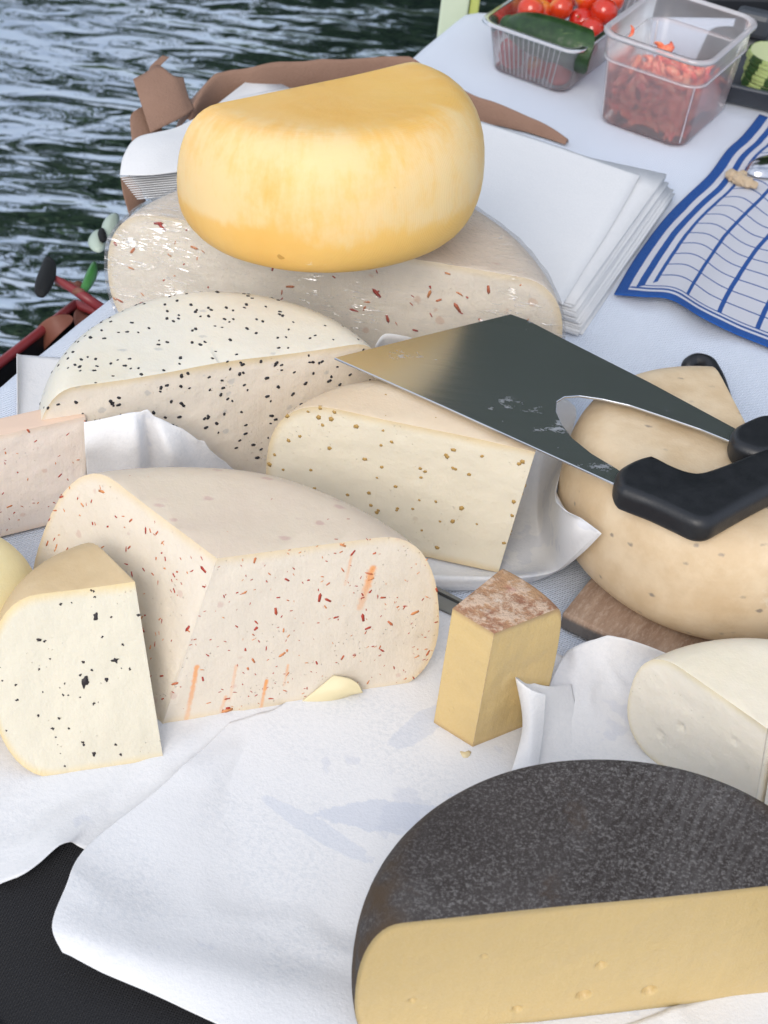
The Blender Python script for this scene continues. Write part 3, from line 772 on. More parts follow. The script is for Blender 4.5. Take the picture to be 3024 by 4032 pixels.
fn = nrm((.262, -.965, 0)); f0 = Vector((.038, -.541, .12))
hl = [((PP(x, y, f0, fn)), r_*1.3, r_*1.25) for x, y, r_, d_ in ((2367, 3800, .0030, .0016), (2298, 3918, .0040, .0022), (2556, 3900, .0040, .0028), (2036, 3974, .0028, .002),
      (2325, 3998, .0016, .001), (2364, 4000, .0016, .001), (2405, 3995, .0015, .001), (2453, 3993, .0018, .0012), (1622, 3940, .002, .0008), (1906, 3766, .0016, .0006))]
cheese('mature half wheel with dark ribbed rind and golden cut face in the foreground', 'cheese', BC, .008, BR, BH, BA, [(f0, fn)], mblr.m, mblp, seed=3, wob=.0022, p=2.5, squash=(Vector((.262, -.965, 0)).normalized(), .77), gs=.0013, holes=hl, dent=.0004, bev=.0014)

# --- tan cumin cheese on the board
TR, TH, TA = .142, .117, .046
mtr = rind_mat('tan rind', (.60, .45, .28), (.72, .58, .40), spots=(.22, .19, .17), spot_scale=78, rough=.42, spot_amt=.8, spot_thr=.11, white=.5, sss=.12, mscale=20)
mtc = paste_mat('cream paste', (.70, .60, .40), (.62, .48, .27), TR, TH, TA)
cheese('big tan half wheel with smooth rind on the wooden board under the knife handle', 'cheese', (.288, -.026), .0235, TR, TH, TA,
       [((.294, .02, .1), nrm((.975, .22, 0)))], mtr, mtc, seed=5, wob=.0016, p=2.8, rot=(-.028, .010, 0))

# --- wrapped cheese, half wheel with red flecks in cling film
WR, WH, WA = .226, .141, .050
mwr = rind_mat('pale pink rind', (.76, .66, .55), (.80, .70, .58), spots=(.55, .30, .22), spot_scale=70, spot_amt=.4, spot_thr=.12)
mwc = paste_mat('cream red fleck paste', (.84, .77, .66), (.78, .66, .47), WR, WH, WA, blot=(.55, .26, .14), blot_scale=46, blot_thr=.24)
wroot, wrind, wcaps, wcuts = cheese('large plastic wrapped half wheel with red flecks under the yellow cheese', 'cheese', (-.078, .165), .003, WR, WH, WA,
       [((-.08, .2065, .1), nrm((-.09, -.995, 0)))], mwr, mwc, seed=6, wob=.003, gs=.004)
# film around it
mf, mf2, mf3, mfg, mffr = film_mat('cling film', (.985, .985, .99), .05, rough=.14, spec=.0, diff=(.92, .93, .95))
st_ = mf.noise(16, 5, .7, vec=mf.map(scale=(1, 1, 2.6), rot=(0, .5, 0)), dist=1.5); st2 = mf.voro(70, vec=mf.map(scale=(1, 1, .35), rot=(.3, .6, 0)), feature='DISTANCE_TO_EDGE')
patchm = mf.smooth(mf.noise(9, 3), .40, .62)
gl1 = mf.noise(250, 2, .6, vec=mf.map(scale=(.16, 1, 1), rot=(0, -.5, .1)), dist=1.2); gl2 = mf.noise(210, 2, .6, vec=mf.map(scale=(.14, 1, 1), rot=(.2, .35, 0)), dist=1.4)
glint_cre = mf.mul(mf.math('MAXIMUM', mf.smooth(gl1, .61, .66), mf.smooth(gl2, .61, .66)), mf.smooth(mf.noise(11, 3), .44, .55)); cre2 = mf.smooth(mf.noise(70, 3, .6, vec=mf.map(scale=(1, 1, .25), rot=(0, .7, 0)), dist=2.5), .60, .68)
bh = mf.add(mf.mul(st_, 3), mf.add(mf.mul(glint_cre, 1.2), mf.mul(mf.noise(60, 3, .6, dist=2), .8)))
bn = mf.bump(bh, .004, 1.0); mf.put(mfg.inputs['Normal'], bn); mf.put(mffr.inputs['Normal'], bn)
mf.put(mf2.inputs[0], mf.math('MINIMUM', mf.add(mf.mul(glint_cre, .45), mf.add(mf.mul(cre2, mf.mul(patchm, .14)), .03)), .6))  # white flecks painted along the creases stand in for glints
mf.put(mf3.inputs[0], mf.math('MINIMUM', mf.mul(mffr.outputs[0], .40), .4))
# painted glints: crease normals are bent towards the camera to mirror bright sky
gn = mf.n.new('ShaderNodeVectorMath'); gn.operation = 'ADD'; mf.put(gn.inputs[0], mf.geo('Normal')); nvn = mf.n.new('ShaderNodeTexNoise'); nvn.inputs['Scale'].default_value = 160; mf.put(nvn.inputs['Vector'], mf.tc())
vsc = mf.n.new('ShaderNodeVectorMath'); vsc.operation = 'MULTIPLY_ADD'; mf.put(vsc.inputs[0], nvn.outputs['Color']); vsc.inputs[1].default_value = (1.6, 1.6, 1.4); vsc.inputs[2].default_value = (-.8, -1.5, .25)
mf.put(gn.inputs[1], vsc.outputs[0]); nn_ = mf.n.new('ShaderNodeVectorMath'); nn_.operation = 'NORMALIZE'; mf.put(nn_.inputs[0], gn.outputs[0])
g2s = mf.n.new('ShaderNodeBsdfGlossy'); g2s.inputs[1].default_value = .22; mf.put(g2s.inputs['Normal'], nn_.outputs[0])
m4 = mf.n.new('ShaderNodeMixShader'); mf.put(m4.inputs[0], mf.mul(glint_cre, mf.smooth(mf.noise(60, 2), .40, .65, .03, .30))); mf.l.new(mf3.outputs[0], m4.inputs[1]); mf.l.new(g2s.outputs[0], m4.inputs[2]); mf.l.new(m4.outputs[0], mf.out.inputs[0])
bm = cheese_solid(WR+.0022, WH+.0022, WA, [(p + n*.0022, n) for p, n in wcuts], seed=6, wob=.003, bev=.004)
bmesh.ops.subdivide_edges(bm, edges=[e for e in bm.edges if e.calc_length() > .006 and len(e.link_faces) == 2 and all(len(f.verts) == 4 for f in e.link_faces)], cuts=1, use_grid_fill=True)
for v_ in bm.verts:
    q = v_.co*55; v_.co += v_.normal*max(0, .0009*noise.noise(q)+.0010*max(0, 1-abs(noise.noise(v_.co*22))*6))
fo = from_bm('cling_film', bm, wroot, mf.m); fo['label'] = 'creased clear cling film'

# --- yellow cheese on top, tilted
YR, YH, YA = .147, .131, .044
my = M('yellow wax rind'); q = my.xyz()
ang = my.math('ARCTAN2', q[1], q[0])
sv = my.n.new('ShaderNodeCombineXYZ'); my.put(sv.inputs[0], my.mul(ang, 15)); my.put(sv.inputs[1], my.mul(q[2], 34)); my.put(sv.inputs[2], my.mul(my.plen(q[0], q[1]), 30))
strk = my.noise(1.0, 4, .6, vec=sv.outputs[0]); nz = my.noise(14, 5, .6)
band = my.mul(my.smooth(my.add(q[2], my.mul(my.noise(20, 3), .03)), .045, .075), my.smooth(q[2], .150, .120))
rimr = my.smooth(my.plen(q[0], q[1]), .075, .115)
pale = my.math('MULTIPLY', my.smooth(my.add(my.mul(strk, .26), my.add(my.mul(my.noise(13, 5, .65), .55), my.mul(band, .24))), .50, .72), my.add(.15, my.mul(rimr, .85)), clamp=True)
c = my.mix(my.smooth(nz, .3, .7), (.76, .43, .10), (.80, .49, .15))
c = my.mix(my.smooth(my.noise(5, 3), .35, .7), c, (.82, .52, .15))
c = my.mix(my.mul(pale, .62), c, (.80, .65, .38))
wf = my.smooth(my.noise(24, 5, .7), .68, .74)
c = my.mix(my.mul(wf, .55), c, (.86, .78, .58))
sk = my.smooth(my.noise(60, 2), .76, .79); c = my.mix(my.mul(sk, .6), c, (.40, .20, .03))
wv = my.add(my.wave(330, axis='Z'), my.wave(330, vec=my.map(rot=(0, 0, .4)), axis='X'))
my.set(Base_Color=c, Roughness=my.smooth(strk, .3, .7, .46, .6), Normal=my.bump(my.add(my.mul(wv, .10), my.add(my.mul(my.noise(60, 4, .6), .9), my.mul(my.noise(26, 2), .6))), .0008, .7))
my.b.inputs['Specular IOR Level'].default_value = .42; my.sss(.25, .008, (1, .55, .2))
myc = paste_mat('yellow paste', (.80, .62, .28), (.75, .48, .14), YR, YH, YA)
cheese('bright yellow waxed half wheel resting on top of the plastic wrapped cheese', 'cheese', (-.087, .235), .151, YR, YH, YA,
       [((-.201, .190, .26), nrm((-.633, .774, 0))), ], my.m, myc, rot=(-.115, -.090, 0), seed=8, wob=.0022, p=2.25, bev=.006)

# --- black seeded cheese
SR, SH, SA = .160, .138, .038
msr = rind_mat('ivory rind', (.70, .67, .58), (.75, .69, .55), spots=(.30, .34, .37), spot_scale=80, spot_amt=.42, spot_thr=.16, white=.2, rough=.33, sss=.25)
msc = paste_mat('ivory paste', (.78, .70, .59), (.68, .54, .32), SR, SH, SA, blot=(.30, .34, .38), blot_scale=60, blot_thr=.20, pits=1.2)
sfn = nrm((.443, -.896, 0))
srt, srind, scaps, scuts = cheese('ivory half wheel full of black seeds, behind the big red flecked wedge', 'cheese', (-.143, -.024), .004, SR, SH, SA,
       [((-.217, -.034, .1), sfn)], msr, msc, seed=9, wob=.003)
rs = np.random.RandomState(11)
mseed = mapquick('black seed', (.012, .012, .016), .45)
sm = []
for k in range(4):
    me = grain_mesh('seed', .0025, .0015, .0009, rs); me.materials.append(mseed); sm.append(me)
front = lambda p, n: True
scatter('seed', surf_points(scaps[0], 175, rs, zmin=.008), sm, scaps[0], rs, sink=.1)
scatter('seed', surf_points(srind, 290, rs, zmin=.03, test=lambda p, n: p.z > .10 or p.x < -.02 or True), sm, srind, rs, smin=.65, smax=1.25, sink=.25, ang=.3)

# --- cumin seed wedge
CR, CH, CA = .150, .138, .055
mcr = rind_mat('buff rind', (.70, .56, .40), (.76, .65, .48), spots=(.36, .24, .13), spot_scale=60, spot_amt=.5, spot_thr=.08, sss=.2)
mcc = paste_mat('cream paste smooth', (.77, .70, .55), (.68, .53, .30), CR, CH, CA, blot=(.52, .42, .30), blot_scale=38, blot_thr=.10, pits=.7)
crt, crind, ccaps, ccuts = cheese('cream wedge dotted with golden cumin seeds under the tip of the knife blade', 'cheese', (.030, -.102), .005, CR, CH, CA,
       [((-.065, -.044, .1), nrm((-.143, -.99, 0))), plane3(P(2106, 1786, .140), P(1962, 2256, .006), (.16, 1.0), (1, -.1, 0))], mcr, mcc, seed=12, wob=.0028)
mcs = M('golden seed'); mcs.set(Base_Color=mcs.mix(mcs.noise(300, 2), (.34, .19, .05), (.50, .33, .10)), Roughness=.5)
cm = []
for k in range(4):
    me = grain_mesh('seed', .0030, .0022, .0013, rs, jag=.25); me.materials.append(mcs.m); cm.append(me)
scatter('seed', surf_points(ccaps[0], 62, rs, zmin=.006), cm, ccaps[0], rs, smin=.6, smax=1.2, sink=.5)
scatter('seed', surf_points(ccaps[1], 12, rs, zmin=.006), cm, ccaps[1], rs, smin=.6, smax=1.1, sink=.5)
scatter('seed', surf_points(crind, 26, rs, zmin=.05), cm, crind, rs, smin=.4, smax=.8, sink=.8)

# --- big red flecked wedge
RR, RH, RA = .236, .140, .044
T = Vector((-.118, -.248, .140)); B = Vector((-.149, -.291, .004))
pl1 = plane3(T, B, (-.101, .081), (-1, -1, 0)); pl2 = plane3(T, B, (.133, .053), (.3, -1, 0))
RC = (-.126, -.350)
RO = Vector((RC[0], RC[1], .004))
stk = []
for (x0, y0, x1, y1, wd, am) in ((775, 2625, 730, 2860, .0026, .75), (1050, 2680, 1020, 2825, .0020, .85), (1468, 2240, 1420, 2390, .0040, .8), (1385, 2185, 1360, 2300, .0018, .4),
                                 (930, 2620, 905, 2760, .0018, .35), (1135, 2620, 1120, 2700, .0016, .5), (890, 2745, 870, 2800, .002, .5), (810, 2840, 770, 2850, .0024, .6)):
    stk.append((PP(x0, y0, *pl2)-RO, PP(x1, y1, *pl2)-RO, wd, (.80, .30, .06), am))
mrr = rind_mat('pinkish rind', (.64, .53, .42), (.68, .58, .45), spots=(.50, .30, .28), spot_scale=85, spot_amt=.5, spot_thr=.20, rough=.3, sss=.25)
mrc = paste_mat('red fleck paste', (.71, .63, .52), (.70, .56, .36), RR, RH, RA, blot=(.52, .30, .26), blot_scale=64, blot_thr=.20, streaks=stk, pits=1.0)
rrt, rrind, rcaps, rcuts = cheese('big cream wedge full of red chilli flecks and orange smears, front left', 'cheese', RC, .004, RR, RH, RA, [pl1, pl2], mrr, mrc, seed=14, wob=.0026, bev=.0016)
mfl = M('chilli flake'); oi = mfl.n.new('ShaderNodeObjectInfo')
mfl.set(Base_Color=mfl.mix(mfl.smooth(oi.outputs['Random'], .3, 1.0), (.40, .035, .018), (.66, .27, .10)), Roughness=.4)
fm = []
for k in range(5):
    me = grain_mesh('pepper_flake', rs.uniform(.0018, .0042), rs.uniform(.0006, .0013), .0005, rs, jag=.35); me.materials.append(mfl.m); fm.append(me)
scatter('pepper_flake', surf_points(rcaps[1], 185, rs, zmin=.004), fm, rcaps[1], rs, smin=.25, smax=.6, sink=.0)
scatter('pepper_flake', surf_points(rcaps[1], 55, rs, zmin=.004), fm, rcaps[1], rs, smin=.7, smax=1.2, sink=.2)
scatter('pepper_flake', [(PP(x, y, *pl2)-RO, pl2[1]) for x, y in ((1165, 2535), (1180, 2550), (1455, 2260), (900, 2790), (890, 2800), (965, 2560), (1010, 2475), (1260, 2350))], fm, rcaps[1], rs, smin=1.2, smax=1.7, sink=.3)
scatter('pepper_flake', surf_points(rcaps[0], 140, rs, zmin=.004), fm, rcaps[0], rs, smin=.5, smax=1.1, sink=.15)
scatter('pepper_flake', surf_points(rrind, 14, rs, zmin=.08), fm, rrind, rs, smin=.4, smax=.7, sink=.3)
# peeling flap at its foot
fp = pl2[0]; fnn = pl2[1]
flap_rows = [[PP(1145, 2792, fp, fnn)+fnn*.001, PP(1290, 2755, fp, fnn)+fnn*.004, PP(1412, 2712, fp, fnn)+fnn*.003],
             [PP(1240, 2715, fp, fnn)+fnn*.001, PP(1330, 2700, fp, fnn)+fnn*.008, PP(1415, 2700, fp, fnn)+fnn*.009],
             [PP(1312, 2655, fp, fnn)+fnn*.0012, PP(1370, 2658, fp, fnn)+fnn*.005, PP(1400, 2672, fp, fnn)+fnn*.008]]
fl_ = sheet('peeling_flap', flap_rows, rrt, mapquick('dry cheese skin', (.70, .61, .38), .45), n=6, thick=.0012); fl_['label'] = 'yellowish rind flap peeling off the foot'
scatter('pepper_flake', surf_points(wcaps[0], 70, rs, zmin=.03), fm, wcaps[0], rs, smin=.9, smax=2.0, sink=.1)

# --- pink flecked cheese at the left edge
PR_, PH_, PA_ = .20, .108, .012
mpp = paste_mat('rosy paste', (.90, .79, .70), (.82, .66, .53), PR_, PH_, PA_, blot=(.60, .32, .22), blot_scale=60, blot_thr=.16)
g0 = P(0, 1715, .112); g1 = P(337, 1640, .112); gd = nrm(g0, g1); fq = nrm((gd.y, -gd.x, 0)); tq = nrm((.80, .60, -.02)); g1b = P(356, 1855, .06)
prt, prind, pcaps, _ = cheese('rosy slab with fine red flecks at the left edge behind the big flecked wedge', 'cheese', (-.37, -.10), .004, PR_, PH_, PA_,
       [(g1, fq), (g1, tq), (g1-fq*.022, -fq)], mapquick('rosy rind', (.74, .55, .42), .45), mpp, seed=17, wob=.001)
scatter('pepper_flake', surf_points(pcaps[0], 110, rs, zmin=.004), fm, pcaps[0], rs, smin=.45, smax=.9, sink=.1)

# --- pale yellow cheese at the left edge
mpy = rind_mat('pale yellow rind', (.74, .60, .30), (.78, .66, .38), rough=.38, sss=.3)
cheese('plain pale yellow cheese at the left edge behind the truffle wedge', 'cheese', (-.332, -.258), .004, .083, .098, .034,
       [((-.36, -.30, .05), nrm((-.6, -.8, 0)))], mpy, paste_mat('pale yellow paste', (.80, .70, .42), (.75, .60, .30), .083, .112, .034), seed=19, wob=.002)

# --- truffle wedge
UR, UH, UA = .108, .120, .036
T2 = Vector((-.1745, -.263, .122)); B2 = Vector((-.141, -.326, .004))
u1 = plane3(T2, B2, (-.076, -.028), (.2, -1, 0)); u2 = plane3(T2, B2, (-.030, .030), (1, .6, 0))
mur = rind_mat('buff yellow rind', (.58, .42, .23), (.70, .54, .33), spots=None, rough=.45, white=.2)
muc = paste_mat('truffle paste', (.69, .635, .50), (.72, .56, .28), UR, UH, UA, blot=(.45, .42, .38), blot_scale=50, blot_thr=.07, pits=.6)
urt, urind, ucaps, _ = cheese('cream wedge with black truffle specks at the left, in front of the flecked wedge', 'cheese', (-.166, -.294), .004, UR, UH, UA, [u1, u2], mur, muc, seed=21, wob=.002, bev=.0016, gs=.003)
mtf = mapquick('truffle', (.020, .014, .016), .6)
tfm = []
for k in range(4):
    me = grain_mesh('truffle_speck', .0020, .0012, .0005, rs, sub=2, jag=.42); me.materials.append(mtf); tfm.append(me)
scatter('truffle_speck', surf_points(ucaps[0], 42, rs, zmin=.004), tfm, ucaps[0], rs, smin=.3, smax=.9, sink=.1)
for (x, y, s_) in ((378, 2432, 2.0), (335, 2680, 2.6), (316, 2660, 1.2), (420, 2675, 1.5), (455, 2600, 1.7), (153, 2520, 1.0), (455, 2933, 1.2), (370, 2965, 1.3), (490, 3022, 1.3)):
    scatter('truffle_speck', [(PP(x, y, *u1)-Vector((-.166, -.294, .004)), u1[1])], tfm, ucaps[0], rs, smin=s_, smax=s_+.01, sink=.1)

# --- small golden wedge with brown rind
GR, GH, GA = .125, .124, .012
gq = [Vector((.0585, -.256, .12)), Vector((.090, -.2765, .12)), Vector((.152, -.232, .12)), Vector((.088, -.215, .12))]
GC = (.040, -.307)
def side(a, b): d = (b-a).normalized(); return (a, Vector((d.y, -d.x, 0)))
mgr = M('washed brown rind'); a_ = mgr.noise(28, 5, .7); b_ = mgr.noise(70, 5, .75)
c = mgr.mix(mgr.smooth(a_, .35, .65), (.30, .14, .08), (.46, .27, .14)); c = mgr.mix(mgr.smooth(b_, .47, .60), c, (.58, .42, .30)); c = mgr.mix(mgr.smooth(mgr.noise(40, 4, .7), .60, .7), c, (.62, .52, .42))
c = mgr.mix(mgr.mul(mgr.smooth(mgr.noise(33, 3), .62, .7), .6), c, (.42, .12, .12))
mgr.set(Base_Color=c, Roughness=.7, Normal=mgr.bump(mgr.add(mgr.mul(b_, 2), a_), .0022, .9))
mgc = paste_mat('golden firm paste', (.66, .47, .19), (.42, .26, .11), GR, GH, GA, edge0=.90, rough=.36, pits=.3)
grt, grind, gcaps, _ = cheese('small tall golden wedge with brown mottled rind, standing alone in the middle', 'cheese', GC, .007, GR, GH, GA,
       [side(gq[0], gq[1]), side(gq[1], gq[2]), side(gq[3], gq[0])], mgr.m, mgc, seed=23, wob=.0034, bev=.0014, p=2.6, gs=.003)
cb = empty('cheese_crumb', P(1835, 2975, .007), 'tiny cheese crumb at the foot of the small golden wedge', 'crumb')
cme = grain_mesh('crumb_body', .0055, .004, .003, rs, sub=2, jag=.3); cme.materials.append(mapquick('crumb', (.72, .60, .36), .5)); link('crumb_body', cme, cb)

# --- white goat cheese, two pieces
OR_, OH, OA = .156, .106, .040
T3 = P(3010, 2870, .112); B3 = P(2932, 3240, .008)+Vector((.002, -.008, 0))
o1 = plane3(T3, B3, (-.070, .060), (-1, -1, 0)); o2 = plane3(T3, B3, (.020, .011), (.4, -1, 0))
mor = rind_mat('ivory goat rind', (.78, .70, .54), (.82, .74, .60), rough=.38, sss=.3, white=.1)
moc = paste_mat('white goat paste', (.84, .78, .66), (.76, .66, .44), OR_, OH, OA, pits=.5)
ghl = [(PP(x, y, *o1), r_, d_) for x, y, r_, d_ in ((2680, 2865, .0030, .0016), (2600, 2890, .0022, .0012), (2616, 2922, .0016, .001), (2892, 2920, .0022, .0012), (2740, 3105, .003, .0009))]
cheese('white goat cheese wedge with smooth ivory face at the right edge', 'cheese', (.306, -.362), .008, OR_, OH, OA, [o1, (o2[0]+Vector((.004, 0, 0)), o2[1])], mor, moc, seed=25, wob=.002, holes=[(p_, r_*1.2, r_*1.0) for p_, r_, d_ in ghl], bev=.002, gs=.003)
o3 = (B3+Vector((.006, -.004, 0)), nrm((.30, -.954, 0))); o4 = (B3+Vector((.0035, 0, .0)), -plane3(T3, B3, (.05, .06), (.6, -.8, 0))[1])
L3 = plane3(T3+Vector((.008, -.002, 0)), B3+Vector((.008, -.002, 0)), (.08, .02), (.2, -1, 0)); L4 = plane3(T3+Vector((.008, -.002, 0)), B3+Vector((.008, -.002, 0)), (.04, .08), (-1, .2, 0))
cheese('second white goat cheese piece pressed against the first at the right edge', 'cheese', (.40, -.33), .008, OR_, OH-.004, OA, [L3, L4], mor, moc, seed=27, wob=.002)

# ================================================================== BOARD AND KNIVES
bo = Vector((.158, -.126, 0)); bd = Vector((math.cos(R_(-27)), math.sin(R_(-27)), 0)); bn_ = Vector((-bd.y, bd.x, 0))
mbw = M('beech board'); vv = mbw.map(rot=(0, 0, R_(27)))
gr_ = mbw.noise(7, 5, .65, vec=mbw.map(vv, scale=(14, 1.2, 1))); g2 = mbw.noise(130, 3, .6, vec=mbw.map(vv, scale=(3, 1, 1)))
zz2 = mbw.xyz()[2]
c = mbw.mix(mbw.smooth(gr_, .3, .7), (.32, .21, .145), (.46, .33, .24)); c = mbw.mix(mbw.mul(mbw.smooth(g2, .45, .7), .45), c, (.58, .46, .37))
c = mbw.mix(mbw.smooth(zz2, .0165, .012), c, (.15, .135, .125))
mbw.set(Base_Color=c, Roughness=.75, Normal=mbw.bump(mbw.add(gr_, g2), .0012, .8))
bdo = empty('cutting_board', (bo.x, bo.y, .002), 'brown wooden board with grey weathered edge under the big tan cheese', 'board')
bm = bmesh.new(); cc = bo+bd*.27+bn_*.17
box_bm(bm, Vector((cc.x, cc.y, .0115))-bdo.location, (.54, .34, .018), rot=Matrix.Rotation(R_(-27), 3, 'Z'), bev=.0025)
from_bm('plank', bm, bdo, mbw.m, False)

msteel = M('blade steel'); sv_ = msteel.tc()
br = msteel.noise(420, 2, .5, vec=msteel.map(rot=(0, 0, R_(33)), scale=(.04, 1, 1)))
sm_ = msteel.mul(msteel.smooth(msteel.noise(34, 5, .75, vec=msteel.map(scale=(.6, 1, 1), rot=(0, 0, .5))), .58, .68), msteel.smooth(msteel.noise(7, 3), .48, .62))
msteel.set(Base_Color=msteel.mix(msteel.mul(sm_, .5), msteel.mix(msteel.noise(6, 3), (.50, .53, .58), (.60, .62, .66)), (.62, .62, .66)), Metallic=msteel.sub(.93, msteel.mul(sm_, .35)), Roughness=msteel.add(.17, msteel.add(msteel.mul(br, .10), msteel.mul(sm_, .35))), Normal=msteel.bump(br, .0001, .25))
k0 = Vector((-.058, .022, .1465)); k1 = P(2430, 1910, .152); k2 = P(2900, 1740, .152)
kn = (k1-k0).cross(k2-k0).normalized()
if kn.z < 0: kn = -kn
kc = k0.lerp(k2, .45)
kr = empty('cheese_knife', kc, 'wide double handled steel cheese knife lying across the cumin wedge and the tan cheese', 'knife')
ku = (k1-k0).normalized(); kv = kn.cross(ku)
def kp(x, y): d = PP(x, y, k0, kn)-kc; return (d.dot(ku), d.dot(kv))
def kw(p, h=0): return ku*p[0]+kv*p[1]+kn*h
outer = [(1315, 1412), (1660, 1326), (2010, 1240), (2080, 1265), (2230, 1343), (2560, 1510), (2935, 1712), (2990, 1745), (2990, 1790), (2900, 1752), (2760, 1695), (2600, 1640), (2480, 1600), (2370, 1575), (2280, 1562), (2222, 1566), (2192, 1585), (2190, 1625), (2212, 1675), (2255, 1730), (2330, 1790), (2430, 1850), (2500, 1900), (2490, 1945), (2425, 1912), (2200, 1810), (1760, 1610)]
o2d = [kp(*p) for p in outer]
bm = bmesh.new()
top = [bm.verts.new(kw(p, .0011)) for p in o2d]; bot = [bm.verts.new(kw(p, -.0011)) for p in o2d]
bm.faces.new(top); bm.faces.new(bot[::-1])
for i in range(len(top)): bm.faces.new((top[i], bot[i], bot[(i+1) % len(top)], top[(i+1) % len(top)]))
bmesh.ops.recalc_face_normals(bm, faces=bm.faces[:])
bmesh.ops.bevel(bm, geom=[e for e in bm.edges], offset=.0005, segments=1, affect='EDGES', clamp_overlap=True)
from_bm('blade', bm, kr, msteel.m, False)
mhan = M('black handle'); mhan.set(Base_Color=(.012, .013, .016), Roughness=mhan.smooth(mhan.noise(60, 3), .3, .7, .36, .5), Normal=mhan.bump(mhan.noise(500, 2), .0002, .6))
def handle(name, outline, n=5, z0=-.012, z1=.012, rnd=.008):
    pts = catmull([(*kp(*p), 0) for p in outline], n, closed=True)
    o = pillow(name, [(p.x, p.y) for p in pts], z0, z1, rnd, kr, mhan.m, steps=6)
    me = o.data
    for v_ in me.vertices: v_.co = kw((v_.co.x, v_.co.y), v_.co.z)
    return o
handle('handle', [(2414, 1925), (2426, 1885), (2475, 1852), (2542, 1829), (2575, 1835), (2640, 1868), (2700, 1890), (2750, 1893), (2830, 1868), (2930, 1828), (3060, 1776), (3300, 1680), (3480, 1620), (3540, 1640), (3560, 1700), (3520, 1760), (3350, 1830), (3180, 1900), (3020, 1975), (2900, 2040), (2840, 2075), (2790, 2100), (2730, 2098), (2650, 2062), (2560, 2020), (2470, 1985), (2430, 1965)])
handle('handle_arm', [(2868, 1745), (2885, 1715), (2930, 1690), (2990, 1668), (3060, 1672), (3180, 1700), (3330, 1690), (3330, 1780), (3180, 1800), (3050, 1818), (2990, 1826), (2930, 1812), (2880, 1785)])

# second knife whose hooked handle shows behind the tan cheese
hk = empty('hooked_knife', P(2800, 1600, .004), 'knife with curled black handle poking out behind the big tan cheese', 'knife')
tube('handle', [P(2735, 1478, .018), P(2712, 1462, .02), P(2712, 1438, .024), P(2745, 1424, .026), P(2785, 1436, .027), P(2808, 1468, .026), P(2828, 1510, .024), P(2850, 1580, .020)],
     [.0045, .0065, .0075, .0082, .0085, .0085, .0085, .0085], hk, mhan.m, seg=14, flat=1.1)
e0 = P(2845, 1570, .012); e1 = P(2800, 1700, .026)
tube('blade', [e0, e0.lerp(e1, .5), e1], [.006, .006, .004], hk, msteel.m, seg=8, flat=.12)
# flat steel knife under the red flecked wedge
fk = empty('flat_knife', P(1800, 2390, .008), 'grey flat steel knife blade sticking out under the papers beside the small golden wedge', 'knife')
mgs = M('dull steel'); mgs.set(Base_Color=mgs.mix(mgs.noise(50, 3), (.17, .18, .18), (.25, .26, .26)), Metallic=.6, Roughness=.5)
quad_slab('blade', [P(1560, 2260, .01), P(1575, 2325, .01), P(2030, 2535, .01), P(2050, 2500, .01), P(1640, 2300, .01)], .0085, .0105, fk, mgs.m)
quad_slab('spine', [P(1565, 2262, .01), P(1650, 2298, .01), P(2050, 2498, .01), P(2045, 2485, .01), P(1655, 2285, .01), P(1570, 2250, .01)], .0083, .0125, fk, mgs.m)

# ================================================================== STACK OF PAPER AND ITS BROWN WRAPPER
SD = Vector((.186, .315, 0)); sr = Vector((.338, .941, 0)); sf = Vector((-sr.y, sr.x, 0))
mst = paper_mat('stack paper', tint=(.88, .88, .885), spots=.0, mott=.35)
stk_root = empty('paper_stack', SD+sr*.17+sf*.27, 'thick stack of clean white wrapping paper sheets behind the wrapped cheese', 'paper stack')
rs = np.random.RandomState(31)
NS = 17
for k in range(NS):
    z = .001+k*.0019; t = k/(NS-1)
    ins = .004+.016*t**1.5 + rs.uniform(0, .004); offr = rs.uniform(-.005, .005)
    c0 = SD+sf*ins+sr*(.004+.006*t+offr); Lx = .515-ins*.6; Wy = .335-.006*t
    a0 = rs.uniform(-.012, .012); d1 = Matrix.Rotation(a0, 3, 'Z') @ sf; d2 = Matrix.Rotation(a0, 3, 'Z') @ sr
    nx_, ny_ = 22, 9; v = []; f = []
    for i in range(nx_):
        for j in range(ny_):
            p = c0+d1*Lx*i/(nx_-1)+d2*Wy*(1-.24*i/(nx_-1))*j/(ny_-1)
            edge = max(0, (i/(nx_-1)-.82)/.18)
            wav = .0012*noise.noise(Vector((p.x*9, p.y*9, k*.05)))*t + edge**2*.020*t
            v.append(Vector((p.x, p.y, z+wav))-stk_root.location)
    for i in range(nx_-1):
        for j in range(ny_-1): f.append((i*ny_+j, i*ny_+j+1, (i+1)*ny_+j+1, (i+1)*ny_+j))
    o = from_py('sheet', v, f, stk_root, mst); md = o.modifiers.new('s', 'SOLIDIFY'); md.thickness = .0016; md.offset = 1
# loose top sheet whose left side curls up and over
tsr = [[P(472, 690, .058), P(488, 610, .066), P(545, 540, .070), P(700, 500, .066), P(880, 400, .058)],
       [P(600, 690, .062), P(620, 620, .068), P(660, 560, .070), P(780, 500, .062), P(960, 380, .052)],
       [P(800, 670, .058), P(820, 620, .058), P(850, 560, .058), P(950, 480, .054), P(1130, 350, .045)],
       [P(1150, 700, .042), P(1180, 640, .042), P(1210, 580, .042), P(1290, 480, .041), P(1420, 345, .038)],
       [P(1700, 850, .0375), P(1730, 780, .0375), P(1760, 720, .0375), P(1830, 600, .0375), P(1900, 480, .037)],
       [P(2215, 1200, .0362), P(2300, 1060, .0362), P(2380, 935, .0362), P(2460, 800, .0362), P(2520, 690, .036)]]
o = sheet('top_sheet', tsr, stk_root, mst, n=8, amp=.0006, freq=20, thick=.0006)
